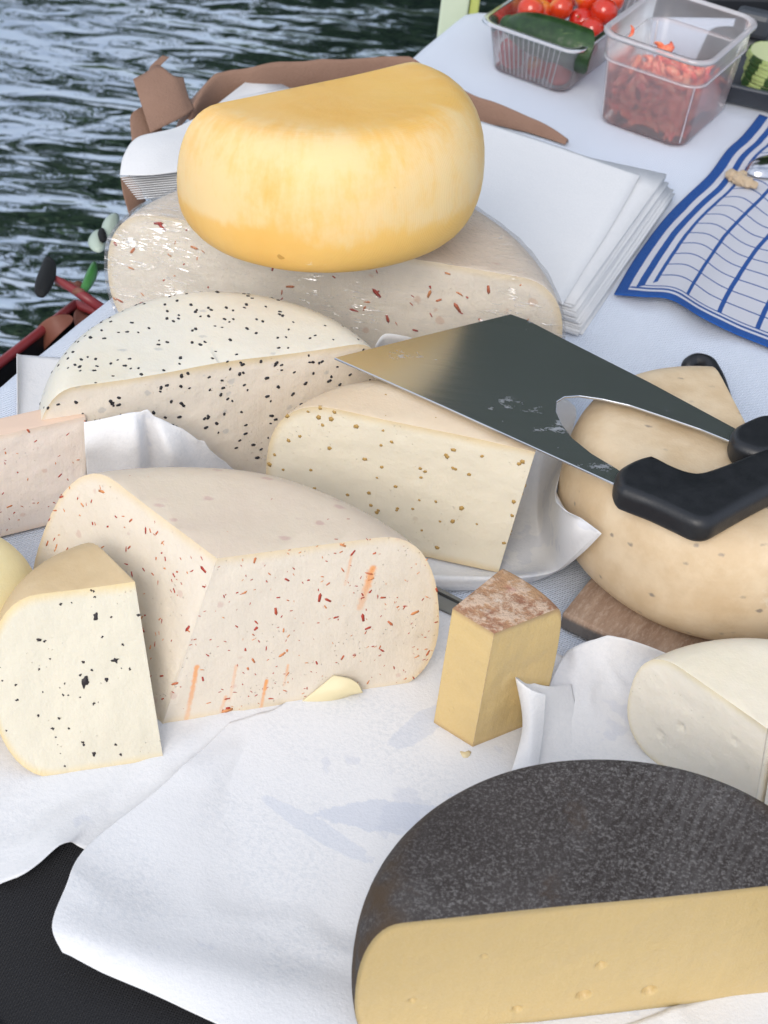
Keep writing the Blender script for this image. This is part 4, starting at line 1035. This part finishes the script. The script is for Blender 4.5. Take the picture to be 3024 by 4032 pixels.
# underside strip of the curl, hanging at the left
und = [[P(473, 688, .057), P(700, 668, .058), P(900, 650, .052)], [P(530, 690, .046), P(700, 680, .048), P(900, 665, .046)], [P(560, 730, .030), P(700, 720, .032), P(900, 690, .034)]]
for k in range(11):
    q = [[p+Vector((.0018*k, 0, -.0024*k-.003)) for p in r] for r in und]
    sheet('curled_sheet', q, stk_root, mst, n=5, thick=.0012)

mk = M('brown kraft paper'); mk.set(Base_Color=mk.mix(mk.noise(9, 5, .7), mk.mix(mk.noise(300, 3, .7), (.26, .155, .105), (.34, .21, .15)), (.22, .12, .08)), Roughness=.8, Normal=mk.bump(mk.add(mk.noise(30, 4, .7, dist=1), mk.noise(400, 2)), .0012, .8))
kb = empty('kraft_wrapper', P(1200, 260, .01), 'torn brown kraft paper wrapper opened around the white paper stack', 'wrapping paper')
tp = [(745, 470, .045), (775, 400, .055), (820, 330, .062), (880, 290, .066), (1000, 272, .066), (1200, 250, .062), (1570, 228, .056), (1700, 290, .046), (1840, 366, .036), (1960, 404, .030), (2150, 492, .016), (2235, 552, .006)]
rows = []
for i, (x, y, z) in enumerate(tp):
    p = P(x, y, z); inn = Vector((.2, -1, 0)).normalized() if 3 < i < 8 else (Vector((1, -.6, 0)).normalized() if i <= 3 else Vector((-.3, -1, 0)).normalized())
    wv_ = .006*noise.noise(Vector((i*1.3, 0, 0)))
    lip = -inn*.018 + Vector((0, 0, -.022))
    rows.append([p+lip*1.4, p+lip*.7+Vector((0, 0, .002)), p, p+inn*(.006+wv_)+Vector((0, 0, -.5*z)), p+inn*.008+Vector((0, 0, -z+.0025))])
sheet('wrapper_wall', rows, kb, mk.m, n=5, amp=.0035, freq=26, thick=.0007)
sheet('torn_flap', [[P(592, 522, .050), P(556, 410, .060), P(524, 312, .072)], [P(640, 500, .052), P(600, 390, .066), P(575, 285, .076)], [P(690, 476, .054), P(660, 380, .068), P(622, 256, .080)], [P(735, 452, .054), P(712, 375, .066), P(682, 298, .076)], [P(764, 430, .052), P(738, 370, .060), P(722, 305, .068)]], kb, mk.m, n=5, thick=.0007)
sheet('torn_flap', [[P(520, 560, .030), P(512, 470, .040), P(525, 440, .044)], [P(600, 540, .030), P(570, 460, .040), P(560, 420, .044)], [P(640, 520, .026), P(620, 440, .034), P(600, 400, .04)]], kb, mk.m, n=5, thick=.0007)
sheet('torn_flap', [[P(585, 300, .050), P(592, 262, .055), P(640, 218, .058)], [P(610, 300, .048), P(630, 262, .054), P(666, 225, .058)]], kb, mk.m, n=5, thick=.0007)
sheet('torn_flap', [[P(476, 700, .035), P(484, 760, .022), P(510, 850, .006)], [P(520, 690, .034), P(525, 750, .022), P(540, 820, .006)], [P(560, 700, .03), P(560, 760, .02), P(575, 790, .006)]], kb, mk.m, n=5, amp=.002, thick=.0007)

# ================================================================== CHECKED TEA TOWEL, SPOON
mtw = M('checked towel'); uv = mtw.tc('UV'); v_, u_, _z = mtw.xyz(uv)
# u runs along the bottom hem away from the left hem, v runs up the left hem; sizes in metres
U = mtw.mul(u_, 1.0); Vv = mtw.mul(v_, 1.0)
def stripe(x, a, b): return mtw.mul(mtw.math('GREATER_THAN', x, a), mtw.math('LESS_THAN', x, b))
wob_u = mtw.add(U, mtw.mul(mtw.sub(mtw.noise(14, 2), .5), .004)); wob_v = mtw.add(Vv, mtw.mul(mtw.sub(mtw.noise(14, 2), .5), .004))
def mx_(a, b): return mtw.math('MAXIMUM', a, b)
left = mx_(mx_(stripe(wob_u, -1, .0135), stripe(wob_u, .0210, .0290)), stripe(wob_u, .0360, .0405))
bott = mx_(mx_(stripe(wob_v, -1, .0115), stripe(wob_v, .0160, .0200)), stripe(wob_v, .0240, .0262))
inu = mtw.math('GREATER_THAN', wob_u, .036); inv = mtw.math('GREATER_THAN', wob_v, .024)
gu = stripe(mtw.math('MODULO', mtw.sub(wob_u, .0405), .0464), .0410, .0464); gv = stripe(mtw.math('MODULO', mtw.sub(wob_v, .0262), .0279), .0256, .0279)
left = mtw.mul(left, mtw.math('GREATER_THAN', wob_v, mtw.sub(wob_u, .004))); bott = mtw.mul(bott, mtw.math('GREATER_THAN', wob_u, mtw.sub(wob_v, .004)))
allb = mx_(mx_(left, bott), mtw.mul(mtw.mul(inu, inv), mx_(gu, gv)))
thr = mtw.mul(mtw.wave(900, vec=uv, axis='X'), mtw.wave(900, vec=uv, axis='Y'))
c = mtw.mix(allb, (.78, .79, .86), mtw.mix(mtw.noise(300, 2), (.010, .075, .33), (.03, .13, .45)))
c = mtw.mix(mtw.mul(thr, .18), c, (.45, .47, .58))
mtw.set(Base_Color=c, Roughness=.9, Normal=mtw.bump(mtw.add(thr, mtw.mul(mtw.noise(25, 3), 3)), .0006, .8)); mtw.b.inputs['Specular IOR Level'].default_value = .15
hem_left = [P(2418, 1160, .006), P(2500, 1020, .006), P(2610, 870, .006), P(2700, 775, .007), P(2790, 690, .006), P(2860, 595, .006), P(2925, 530, .008), P(2990, 452, .006)]
eu = Vector((.955, -.297, 0)).normalized()
bot_z = [.006, .016, .014, .022, .010, .006, .006, .006]
bot_px = [(2418, 1160), (2530, 1168), (2640, 1180), (2760, 1248), (2890, 1312), (3024, 1368), (3200, 1440), (3400, 1530)]
bw = [P(*p, z) for p, z in zip(bot_px, bot_z)]
rows = []
for j, b_ in enumerate(bw):
    row = []
    for i, l_ in enumerate(hem_left):
        p = b_+(l_-hem_left[0]); t = i/(len(hem_left)-1); p.z = b_.z*(1-t)**3 + .006*(1-(1-t)**3)+.0015*abs(noise.noise(Vector((p.x*14, p.y*9, 2))))
        row.append(p)
    rows.append(row)
tw = sheet('tea_towel', rows, None, mtw.m, n=8, amp=.0007, freq=16, thick=.0016, seed=12, floor=.0035, metric=True)
tag(tw, 'blue and white checked tea towel with blue hem at the right edge', 'towel')

mss = M('spoon steel'); mss.set(Base_Color=(.62, .62, .66), Metallic=1.0, Roughness=.12)
spc = P(3040, 660, .012); sp_ = empty('spoon', spc, 'shiny steel spoon lying upside down on the checked towel', 'spoon')
bm = bmesh.new(); bmesh.ops.create_uvsphere(bm, u_segments=28, v_segments=16, radius=1)
bmesh.ops.bisect_plane(bm, geom=bm.verts[:]+bm.edges[:]+bm.faces[:], plane_co=(0, 0, 0), plane_no=(0, 0, -1), clear_outer=True)
for v_ in bm.verts: v_.co = Vector((v_.co.x*.034*(1-.12*v_.co.x), v_.co.y*.022, v_.co.z*.013))
bmesh.ops.rotate(bm, verts=bm.verts[:], cent=(0, 0, 0), matrix=Matrix.Rotation(R_(35), 3, 'Z'))
o = from_bm('bowl', bm, sp_, mss.m); md = o.modifiers.new('s', 'SOLIDIFY'); md.thickness = .0012
hd = Vector((math.cos(R_(35)), math.sin(R_(35)), 0))
tube('handle', [spc+hd*.030+Vector((0, 0, .004)), spc+hd*.06+Vector((0, 0, .012)), spc+hd*.12+Vector((0, 0, .008)), spc+hd*.17+Vector((0, 0, .0))], [.004, .0035, .005, .007], sp_, mss.m, flat=.35)
mcb = M('bread'); mcb.set(Base_Color=mcb.mix(mcb.noise(150, 4), (.42, .30, .18), (.62, .50, .36)), Roughness=.9, Normal=mcb.bump(mcb.noise(260, 4, .8), .002, 1))
bc_ = empty('bread_crumb', P(2920, 705, .010), 'beige lump of bread crumb beside the spoon on the towel', 'crumb')
bm = bmesh.new()
for (x, y, r) in ((2885, 688, .0085), (2912, 702, .0095), (2945, 716, .0085), (2925, 685, .006), (2968, 726, .0055)):
    bmesh.ops.create_icosphere(bm, subdivisions=4, radius=r, matrix=Matrix.Translation(P(x, y, .015)-bc_.location))
for v_ in bm.verts: n_ = noise.noise_vector(v_.co*260); v_.co += n_*.0022; v_.co.z = v_.co.z*.8
mm = bpy.data.meshes.new('tmp'); o = from_bm('crumb_body', bm, bc_, mcb.m); rm = o.modifiers.new('r', 'REMESH'); rm.mode = 'VOXEL'; rm.voxel_size = .0007; rm.use_smooth_shade = True

# ================================================================== PLASTIC PUNNET WITH TOMATOES AND CUCUMBER
def rrect(hx, hy, r, z, n=6):
    out = []
    for cx, cy, a0 in ((hx-r, hy-r, 0), (-hx+r, hy-r, 90), (-hx+r, -hy+r, 180), (hx-r, -hy+r, 270)):
        for k in range(n+1): a = R_(a0+90*k/n); out.append(Vector((cx+r*math.cos(a), cy+r*math.sin(a), z)))
    return out
def loft(name, levels, parent, mat, cap0=True, cap1=False, closed_loop=False):
    v = [p for l in levels for p in l]; N = len(levels[0]); f = []
    for k in range(len(levels)-1):
        for i in range(N): f.append((k*N+i, k*N+(i+1) % N, (k+1)*N+(i+1) % N, (k+1)*N+i))
    if cap0: f.append(list(range(N))[::-1])
    if cap1: f.append([(len(levels)-1)*N+i for i in range(N)])
    return from_py(name, v, f, parent, mat)
def plastic(name, opac, tint=(.96, .96, .98), rough=.2, spec=.03):
    return film_mat(name, tint, opac, rough, spec, diff=(.97, .96, .99))[0].m
mpun = plastic('clear punnet plastic', .24, rough=.25, spec=.0); mrim = plastic('punnet rim', .50, rough=.2, spec=.02)
pa = R_(-27); pdx = Vector((math.cos(pa), math.sin(pa), 0)); pdy = Vector((-pdx.y, pdx.x, 0))
pf = P(1911, 280, 0); pc0 = pf + pdx*.059 + pdy*.110; pc0.z = .002
pun = empty('punnet', pc0, 'clear ribbed plastic punnet of tomatoes at the top right', 'punnet', rot=(0, 0, pa))
lv = [rrect(.050, .102, .015, .001), rrect(.055, .107, .017, .004), rrect(.066, .118, .018, .068), rrect(.0665, .1185, .018, .0705)]
loft('tray', lv, pun, mpun)
lv = [rrect(.0665, .1185, .018, .0700), rrect(.0735, .1255, .022, .0700), rrect(.0745, .1265, .022, .0672), rrect(.0738, .1258, .022, .0668), rrect(.0725, .1245, .022, .0688), rrect(.0660, .1180, .018, .0685)]
loft('rim', lv, pun, mrim, cap0=False)
bm = bmesh.new()
for (ax, n_, half0, half1, fix0, fix1) in (('y', 26, .088, .098, .0555, .0665), ('x', 13, .036, .046, .1075, .1185)):
    for sgn in (-1, 1):
        for k in range(n_):
            t = -1+2*k/(n_-1)
            if ax == 'y': a_, b_ = Vector((sgn*fix0, t*half0, .006)), Vector((sgn*fix1, t*half1, .066))
            else: a_, b_ = Vector((t*half0, sgn*fix0, .006)), Vector((t*half1, sgn*fix1, .066))
            d = b_-a_; q = d.to_track_quat('Z', 'Y').to_matrix()
            box_bm(bm, (a_+b_)/2, (.0010, .0010, d.length), rot=q)
o = from_bm('ribs', bm, pun, mrim, False); tag(o, kind='stuff')

mtom = M('tomato skin'); oi = mtom.n.new('ShaderNodeObjectInfo'); zt = mtom.xyz()[2]
c = mtom.mix(oi.outputs['Random'], (.50, .018, .010), (.60, .05, .012)); c = mtom.mix(mtom.mul(mtom.smooth(zt, .008, .020), mtom.smooth(oi.outputs['Random'], .5, .9, 0, .8)), c, (.70, .28, .04))
mtom.set(Base_Color=c, Roughness=.14); mtom.b.inputs['Coat Weight'].default_value = .4; mtom.sss(.15, .006, (1, .2, .1))
bm = bmesh.new(); bmesh.ops.create_uvsphere(bm, u_segments=28, v_segments=18, radius=.0205)
for v_ in bm.verts:
    r = math.hypot(v_.co.x, v_.co.y)/.0205; v_.co.z -= .0045*math.exp(-(r/.25)**2)*(1 if v_.co.z > 0 else -.3); v_.co *= 1+.02*noise.noise(v_.co*60)
tme = bpy.data.meshes.new('tomato'); bm.to_mesh(tme); bm.free(); tme.materials.append(mtom.m); tme.polygons.foreach_set('use_smooth', [True]*len(tme.polygons))
mcal = mapquick('calyx scar', (.10, .12, .02), .7)
tspots = [  # px, py, z, label
    (1970, 240, .022, 'tomato low in the near left corner of the punnet'), (2086, 285, .020, 'tomato low at the middle of the punnet front wall'), (2240, 305, .022, 'tomato low at the near right corner of the punnet'),
    (1985, 185, .030, 'tomato behind the left wall of the punnet above the low left one'), (2062, 30, .066, 'topmost tomato at the far left of the punnet'), (2035, 72, .052, 'tomato peeking out above the blunt end of the cucumber'),
    (2125, 52, .052, 'tomato with orange shoulder between two larger ones behind the cucumber'), (2208, 32, .066, 'large glossy tomato on top, centre of the punnet'), (2290, 82, .050, 'tomato sunk behind the right end of the cucumber'),
    (2352, 125, .056, 'tomato nearest to the cut end of the cucumber'), (2378, 45, .068, 'tomato on top at the right of the punnet'), (2310, -5, .072, 'tomato at the far right top edge of the punnet'), (2150, -22, .066, 'tomato cut by the top edge of the photo, left of centre'),
    (2410, 0, .060, 'tomato with yellow patch in the far right corner of the punnet'), (2290, 235, .030, 'tomato low by the right wall of the punnet'), (2345, 200, .030, 'tomato behind the ribbed right wall'), (2240, -40, .050, 'tomato at the far end of the punnet')]
for k, (x, y, z, lb) in enumerate(tspots):
    q_ = Matrix.Rotation(-pa, 3, 'Z') @ (P(x, y, z)-pc0); f_ = z/.07
    q_.x = max(-.050-.011*f_+.019, min(.050+.011*f_-.019, q_.x)); q_.y = max(-.102-.011*f_+.019, min(.102+.011*f_-.019, q_.y))
    t = empty('tomato', pc0+Matrix.Rotation(pa, 3, 'Z') @ q_, lb, 'tomato', 'tomatoes in the punnet', rot=(random.uniform(-.9, .9), random.uniform(-.9, .9), random.uniform(0, 6)))
    s_ = (.88, .82, .90, .80)[k % 4]; t.scale = (s_, s_, s_)
    o = bpy.data.objects.new('skin', tme); COL.objects.link(o); o.parent = t
    bm = bmesh.new(); bmesh.ops.create_circle(bm, cap_ends=True, radius=.0022, segments=8, matrix=Matrix.Translation((0, 0, .0166))); from_bm('stem_scar', bm, o, mcal)
# cucumber
mcu = M('cucumber skin'); vv = mcu.tc()
c = mcu.mix(mcu.smooth(mcu.noise(30, 5, .7), .35, .7), (.012, .035, .010), (.030, .075, .020)); c = mcu.mix(mcu.mul(mcu.smooth(mcu.noise(60, 4, .7, vec=mcu.map(scale=(.35, 1, 1))), .60, .72), .7), c, (.16, .22, .08))
mcu.set(Base_Color=c, Roughness=.32, Normal=mcu.bump(mcu.noise(110, 3), .0012, .8))
ca_ = pc0+pdx*-.050+pdy*-.078+Vector((0, 0, .056)); cb_ = pc0+pdx*.080+pdy*-.074+Vector((0, 0, .052))
cuc = empty('cucumber', (ca_+cb_)/2, 'dark green half cucumber lying on the tomatoes in the punnet', 'cucumber')
d = cb_-ca_
tube('skin', [ca_, ca_+d*.12, ca_+d*.3, ca_+d*.6, ca_+d*.99], [.012, .021, .0265, .029, .0285], cuc, mcu.m, seg=30, sub=6, caps=False)
bm = bmesh.new(); bm.from_mesh(cuc.children[0].data); r_ = bmesh.ops.bisect_plane(bm, geom=bm.verts[:]+bm.edges[:]+bm.faces[:], plane_co=cb_-d*.12-cuc.location, plane_no=nrm((.90, .10, -.12)), clear_outer=True); bm.to_mesh(cuc.children[0].data)
cv = [v.co.copy() for v in r_['geom_cut'] if isinstance(v, bmesh.types.BMVert)]; bm.free(); cc_ = sum(cv, Vector())/len(cv); cn_ = nrm((.90, .10, -.12)); e1_ = cn_.orthogonal().normalized(); e2_ = cn_.cross(e1_); cv.sort(key=lambda p: math.atan2((p-cc_).dot(e2_), (p-cc_).dot(e1_)))
bm = bmesh.new(); bm.faces.new([bm.verts.new(p) for p in cv]); from_bm('cut_end', bm, cuc, mapquick('cucumber flesh', (.50, .58, .30), .4), False)
bm = bmesh.new(); bmesh.ops.create_uvsphere(bm, u_segments=20, v_segments=10, radius=.0122, matrix=Matrix.Translation(ca_-cuc.location)); from_bm('stalk_end', bm, cuc, mcu.m)

# ================================================================== TUB OF CHOPPED TOMATOES
mtub = plastic('frosted tub plastic', .24, tint=(.99, .97, .98), rough=.30, spec=.0); mtr_ = plastic('frosted tub rim', .60, rough=.25, spec=.02)
ta = R_(-27); tc_ = Vector((.295, .862, .002))
tub = empty('tub', tc_, 'tall frosted plastic tub half full of chopped tomato', 'tub', rot=(0, 0, ta))
bx, by = .060, .077
def tl(dx, z, r): return rrect(bx+dx, by+dx, r, z)
loft('body', [tl(-.006, .0005, .018), tl(-.0015, .002, .02), tl(0, .006, .021), tl(.0058, .084, .023), tl(.0085, .087, .024), tl(.0095, .118, .025)], tub, mtub)
loft('rim', [tl(.0095, .117, .025), tl(.014, .1165, .027), tl(.0150, .1195, .028), tl(.013, .1225, .027), tl(.0085, .1225, .025), tl(.0075, .119, .025)], tub, mtr_, cap0=False)
loft('ledge', [tl(.0060, .0838, .023), tl(.0092, .0852, .024), tl(.0092, .0872, .024), tl(.0060, .0880, .023)], tub, mtr_, cap0=False)
for sx, sy in ((1, -1), (-1, -1), (1, 1), (-1, 1)):
    q0_ = Vector((sx*(bx-.006), sy*(by-.006), .006)); q1_ = Vector((sx*(bx-.001), sy*(by-.001), .084))
    M_ = Matrix.Translation(tc_) @ Matrix.Rotation(ta, 4, 'Z')
    c_ = bpy.data.objects  # corner seam
    o = tube('corner_seam', [q0_+tc_, (q0_+q1_)/2+tc_, q1_+tc_], .0012, tub, mtr_, seg=6)
mtp = M('chopped tomato'); oi = mtp.n.new('ShaderNodeObjectInfo')
c = mtp.mix(oi.outputs['Random'], (.82, .06, .03), (.88, .22, .10)); c = mtp.mix(mtp.mul(mtp.smooth(mtp.noise(90, 3), .50, .68), .5), c, (.85, .45, .26))
mtp.set(Base_Color=c, Roughness=.2); mtp.sss(.2, .005, (1, .3, .2))
pms = []
rs = np.random.RandomState(5)
for k in range(4):      # crescent slices with skin on the outside
    bm = bmesh.new(); n_ = 12; Lr = rs.uniform(.014, .019); th_ = rs.uniform(.009, .014); ring = []
    for i in range(n_+1):
        a = math.pi*(i/n_-.5)*.95; ww = th_*math.cos(a)**.35+.0015
        ring.append([bm.verts.new((math.cos(a)*Lr, math.sin(a)*Lr, 0)), bm.verts.new((math.cos(a)*Lr*.72-.001, math.sin(a)*Lr*.9, ww*.55)), bm.verts.new((math.cos(a)*Lr*.30, math.sin(a)*Lr*.85, 0)), bm.verts.new((math.cos(a)*Lr*.75, math.sin(a)*Lr*.9, -ww*.55))])
    for i in range(n_):
        for j in range(4): bm.faces.new((ring[i][j], ring[i][(j+1) % 4], ring[i+1][(j+1) % 4], ring[i+1][j]))
    bm.faces.new(ring[0][::-1]); bm.faces.new(ring[-1]); bmesh.ops.recalc_face_normals(bm, faces=bm.faces[:])
    me = bpy.data.meshes.new('tomato_piece'); bm.to_mesh(me); bm.free(); me.materials.append(mtp.m); me.polygons.foreach_set('use_smooth', [True]*len(me.polygons)); pms.append(me)
Mt = Matrix.Translation(tc_) @ Matrix.Rotation(ta, 4, 'Z')
lv = []
for z, s_ in ((.004, -.020), (.008, -.017), (.03, -.017), (.044, -.019), (.052, -.026), (.056, -.040)):
    lv.append([Vector((p.x, p.y, p.z)) for p in rrect(bx+s_, by+s_, .018, z, n=10)])
pulp = loft('tomato_pulp', lv, None, None, cap1=True); pulp.matrix_world = Mt
for v_ in pulp.data.vertices: v_.co += noise.noise_vector(v_.co*110)*.004
pulp.data.materials.append(mtp.m); tag(pulp, 'wet mass of chopped tomato filling the middle of the frosted tub', 'tomato', kind='stuff')
for k in range(120):
    lz = .012+.052*(k/119.0)+rs.uniform(-.003, .003)
    if k < 88: # those lying against the walls, where they show
        e = rs.randint(4); lim = .0085
        lx = rs.uniform(-bx+lim+.004, bx-lim-.004); ly = rs.uniform(-by+lim+.004, by-lim-.004)
        if e == 0: ly = -by+lim
        elif e == 1: lx = bx-lim
        elif e == 2: lx = -bx+lim
        lz = rs.uniform(.010, .058)
    else: lx = rs.uniform(-bx+.016, bx-.016); ly = rs.uniform(-by+.016, by-.016); lz = rs.uniform(.05, .066)
    o = bpy.data.objects.new('tomato_piece', pms[k % 4]); COL.objects.link(o)
    s_ = rs.uniform(.65, .95)
    o.matrix_world = Mt @ Matrix.Translation((lx*.93, ly*.94, lz)) @ (Euler((rs.uniform(-1.0, 1.0), rs.uniform(-1.0, 1.0), rs.uniform(0, 6.28))) if k >= 88 else Euler((math.pi/2+rs.uniform(-.3, .3), rs.uniform(0, 6.28), (0, math.pi/2, math.pi/2, 0)[e]+rs.uniform(-.3, .3)))).to_matrix().to_4x4() @ Matrix.Diagonal((s_, s_, s_, 1)) @ Matrix.Translation((-.012, 0, 0))
    tag(o, 'chopped tomato piece heaped inside the frosted plastic tub', 'tomato piece', 'chopped tomato pieces in the tub')
o = bpy.data.objects.new('tomato_piece', pms[0]); COL.objects.link(o); o.matrix_world = Matrix.Translation(P(2478, 122, .105)) @ Euler((1.3, .2, .5)).to_matrix().to_4x4() @ Matrix.Scale(.5, 4)
tag(o, 'single bit of tomato stuck inside the tub near its left rim', 'tomato piece')

# ================================================================== GREY TRAY WITH STRIPED CUCUMBER SLICES
mgt = mapquick('dark grey plastic', (.055, .062, .075), .42)
gtc = Vector((.47, .98, .002)); gta = R_(-14)
gt = empty('grey_tray', gtc, 'dark grey plastic tray holding sliced striped cucumber behind the tub', 'tray', rot=(0, 0, gta))
def gl(dx, z, r): return rrect(.115+dx, .085+dx, r, z)
loft('tray_body', [gl(-.006, .0, .03), gl(0, .004, .035), gl(.004, .026, .038), gl(.010, .028, .04), gl(.010, .031, .04), gl(.002, .031, .036), gl(-.002, .008, .034), gl(-.006, .004, .03)], gt, mgt, cap1=True)
bm = bmesh.new(); box_bm(bm, Vector((-.07, .085, .046)), (.05, .03, .036), bev=.008); from_bm('clip', bm, gt, mgt, False)
msl = M('striped cucumber'); q = msl.xyz(); an = msl.math('ARCTAN2', q[1], q[0]); rr_ = msl.plen(q[0], q[1])
st_ = msl.math('SINE', msl.add(msl.mul(an, 6), msl.mul(msl.noise(60, 2), 1.2)))
c = msl.mix(msl.smooth(st_, -.15, .1), (.36, .44, .17), msl.mix(msl.noise(160, 3), (.015, .05, .012), (.05, .10, .03)))
c = msl.mix(msl.smooth(rr_, .0345, .0325), c, (.55, .60, .34)); msl.set(Base_Color=c, Roughness=.35); msl.sss(.15, .004, (.6, 1, .3))
bm = bmesh.new(); bmesh.ops.create_cone(bm, cap_ends=True, segments=42, radius1=.0370, radius2=.0364, depth=.0052)
bmesh.ops.bevel(bm, geom=[e for e in bm.edges if abs(e.verts[0].co.z-e.verts[1].co.z) < 1e-5], offset=.0009, segments=2, affect='EDGES')
for v_ in bm.verts:
    a = math.atan2(v_.co.y, v_.co.x); k = 1-.02*(math.sin(a*6) < 0); v_.co.x *= k; v_.co.y *= k
sme = bpy.data.meshes.new('cucumber_slice'); bm.to_mesh(sme); bm.free(); sme.materials.append(msl.m)
cs = P(2962, 400, .008)
ords = ['lowest', 'second', 'third', 'fourth', 'fifth', 'sixth', 'seventh', 'eighth', 'ninth', 'topmost']
for k in range(10):
    o = bpy.data.objects.new('cucumber_slice', sme); COL.objects.link(o)
    o.location = (cs.x+.022+.0010*math.sin(k*2.1), cs.y+.030+.0008*k, .0095+k*.0056); o.rotation_euler = (0.02*math.sin(k), .02*math.cos(k*3), k*.06)
    tag(o, f'striped peeled cucumber slice, {ords[k]} of the stack in the grey tray' if k not in (0,) else 'striped peeled cucumber slice at the bottom of the stack in the grey tray', 'cucumber slice', 'cucumber slices in the grey tray')
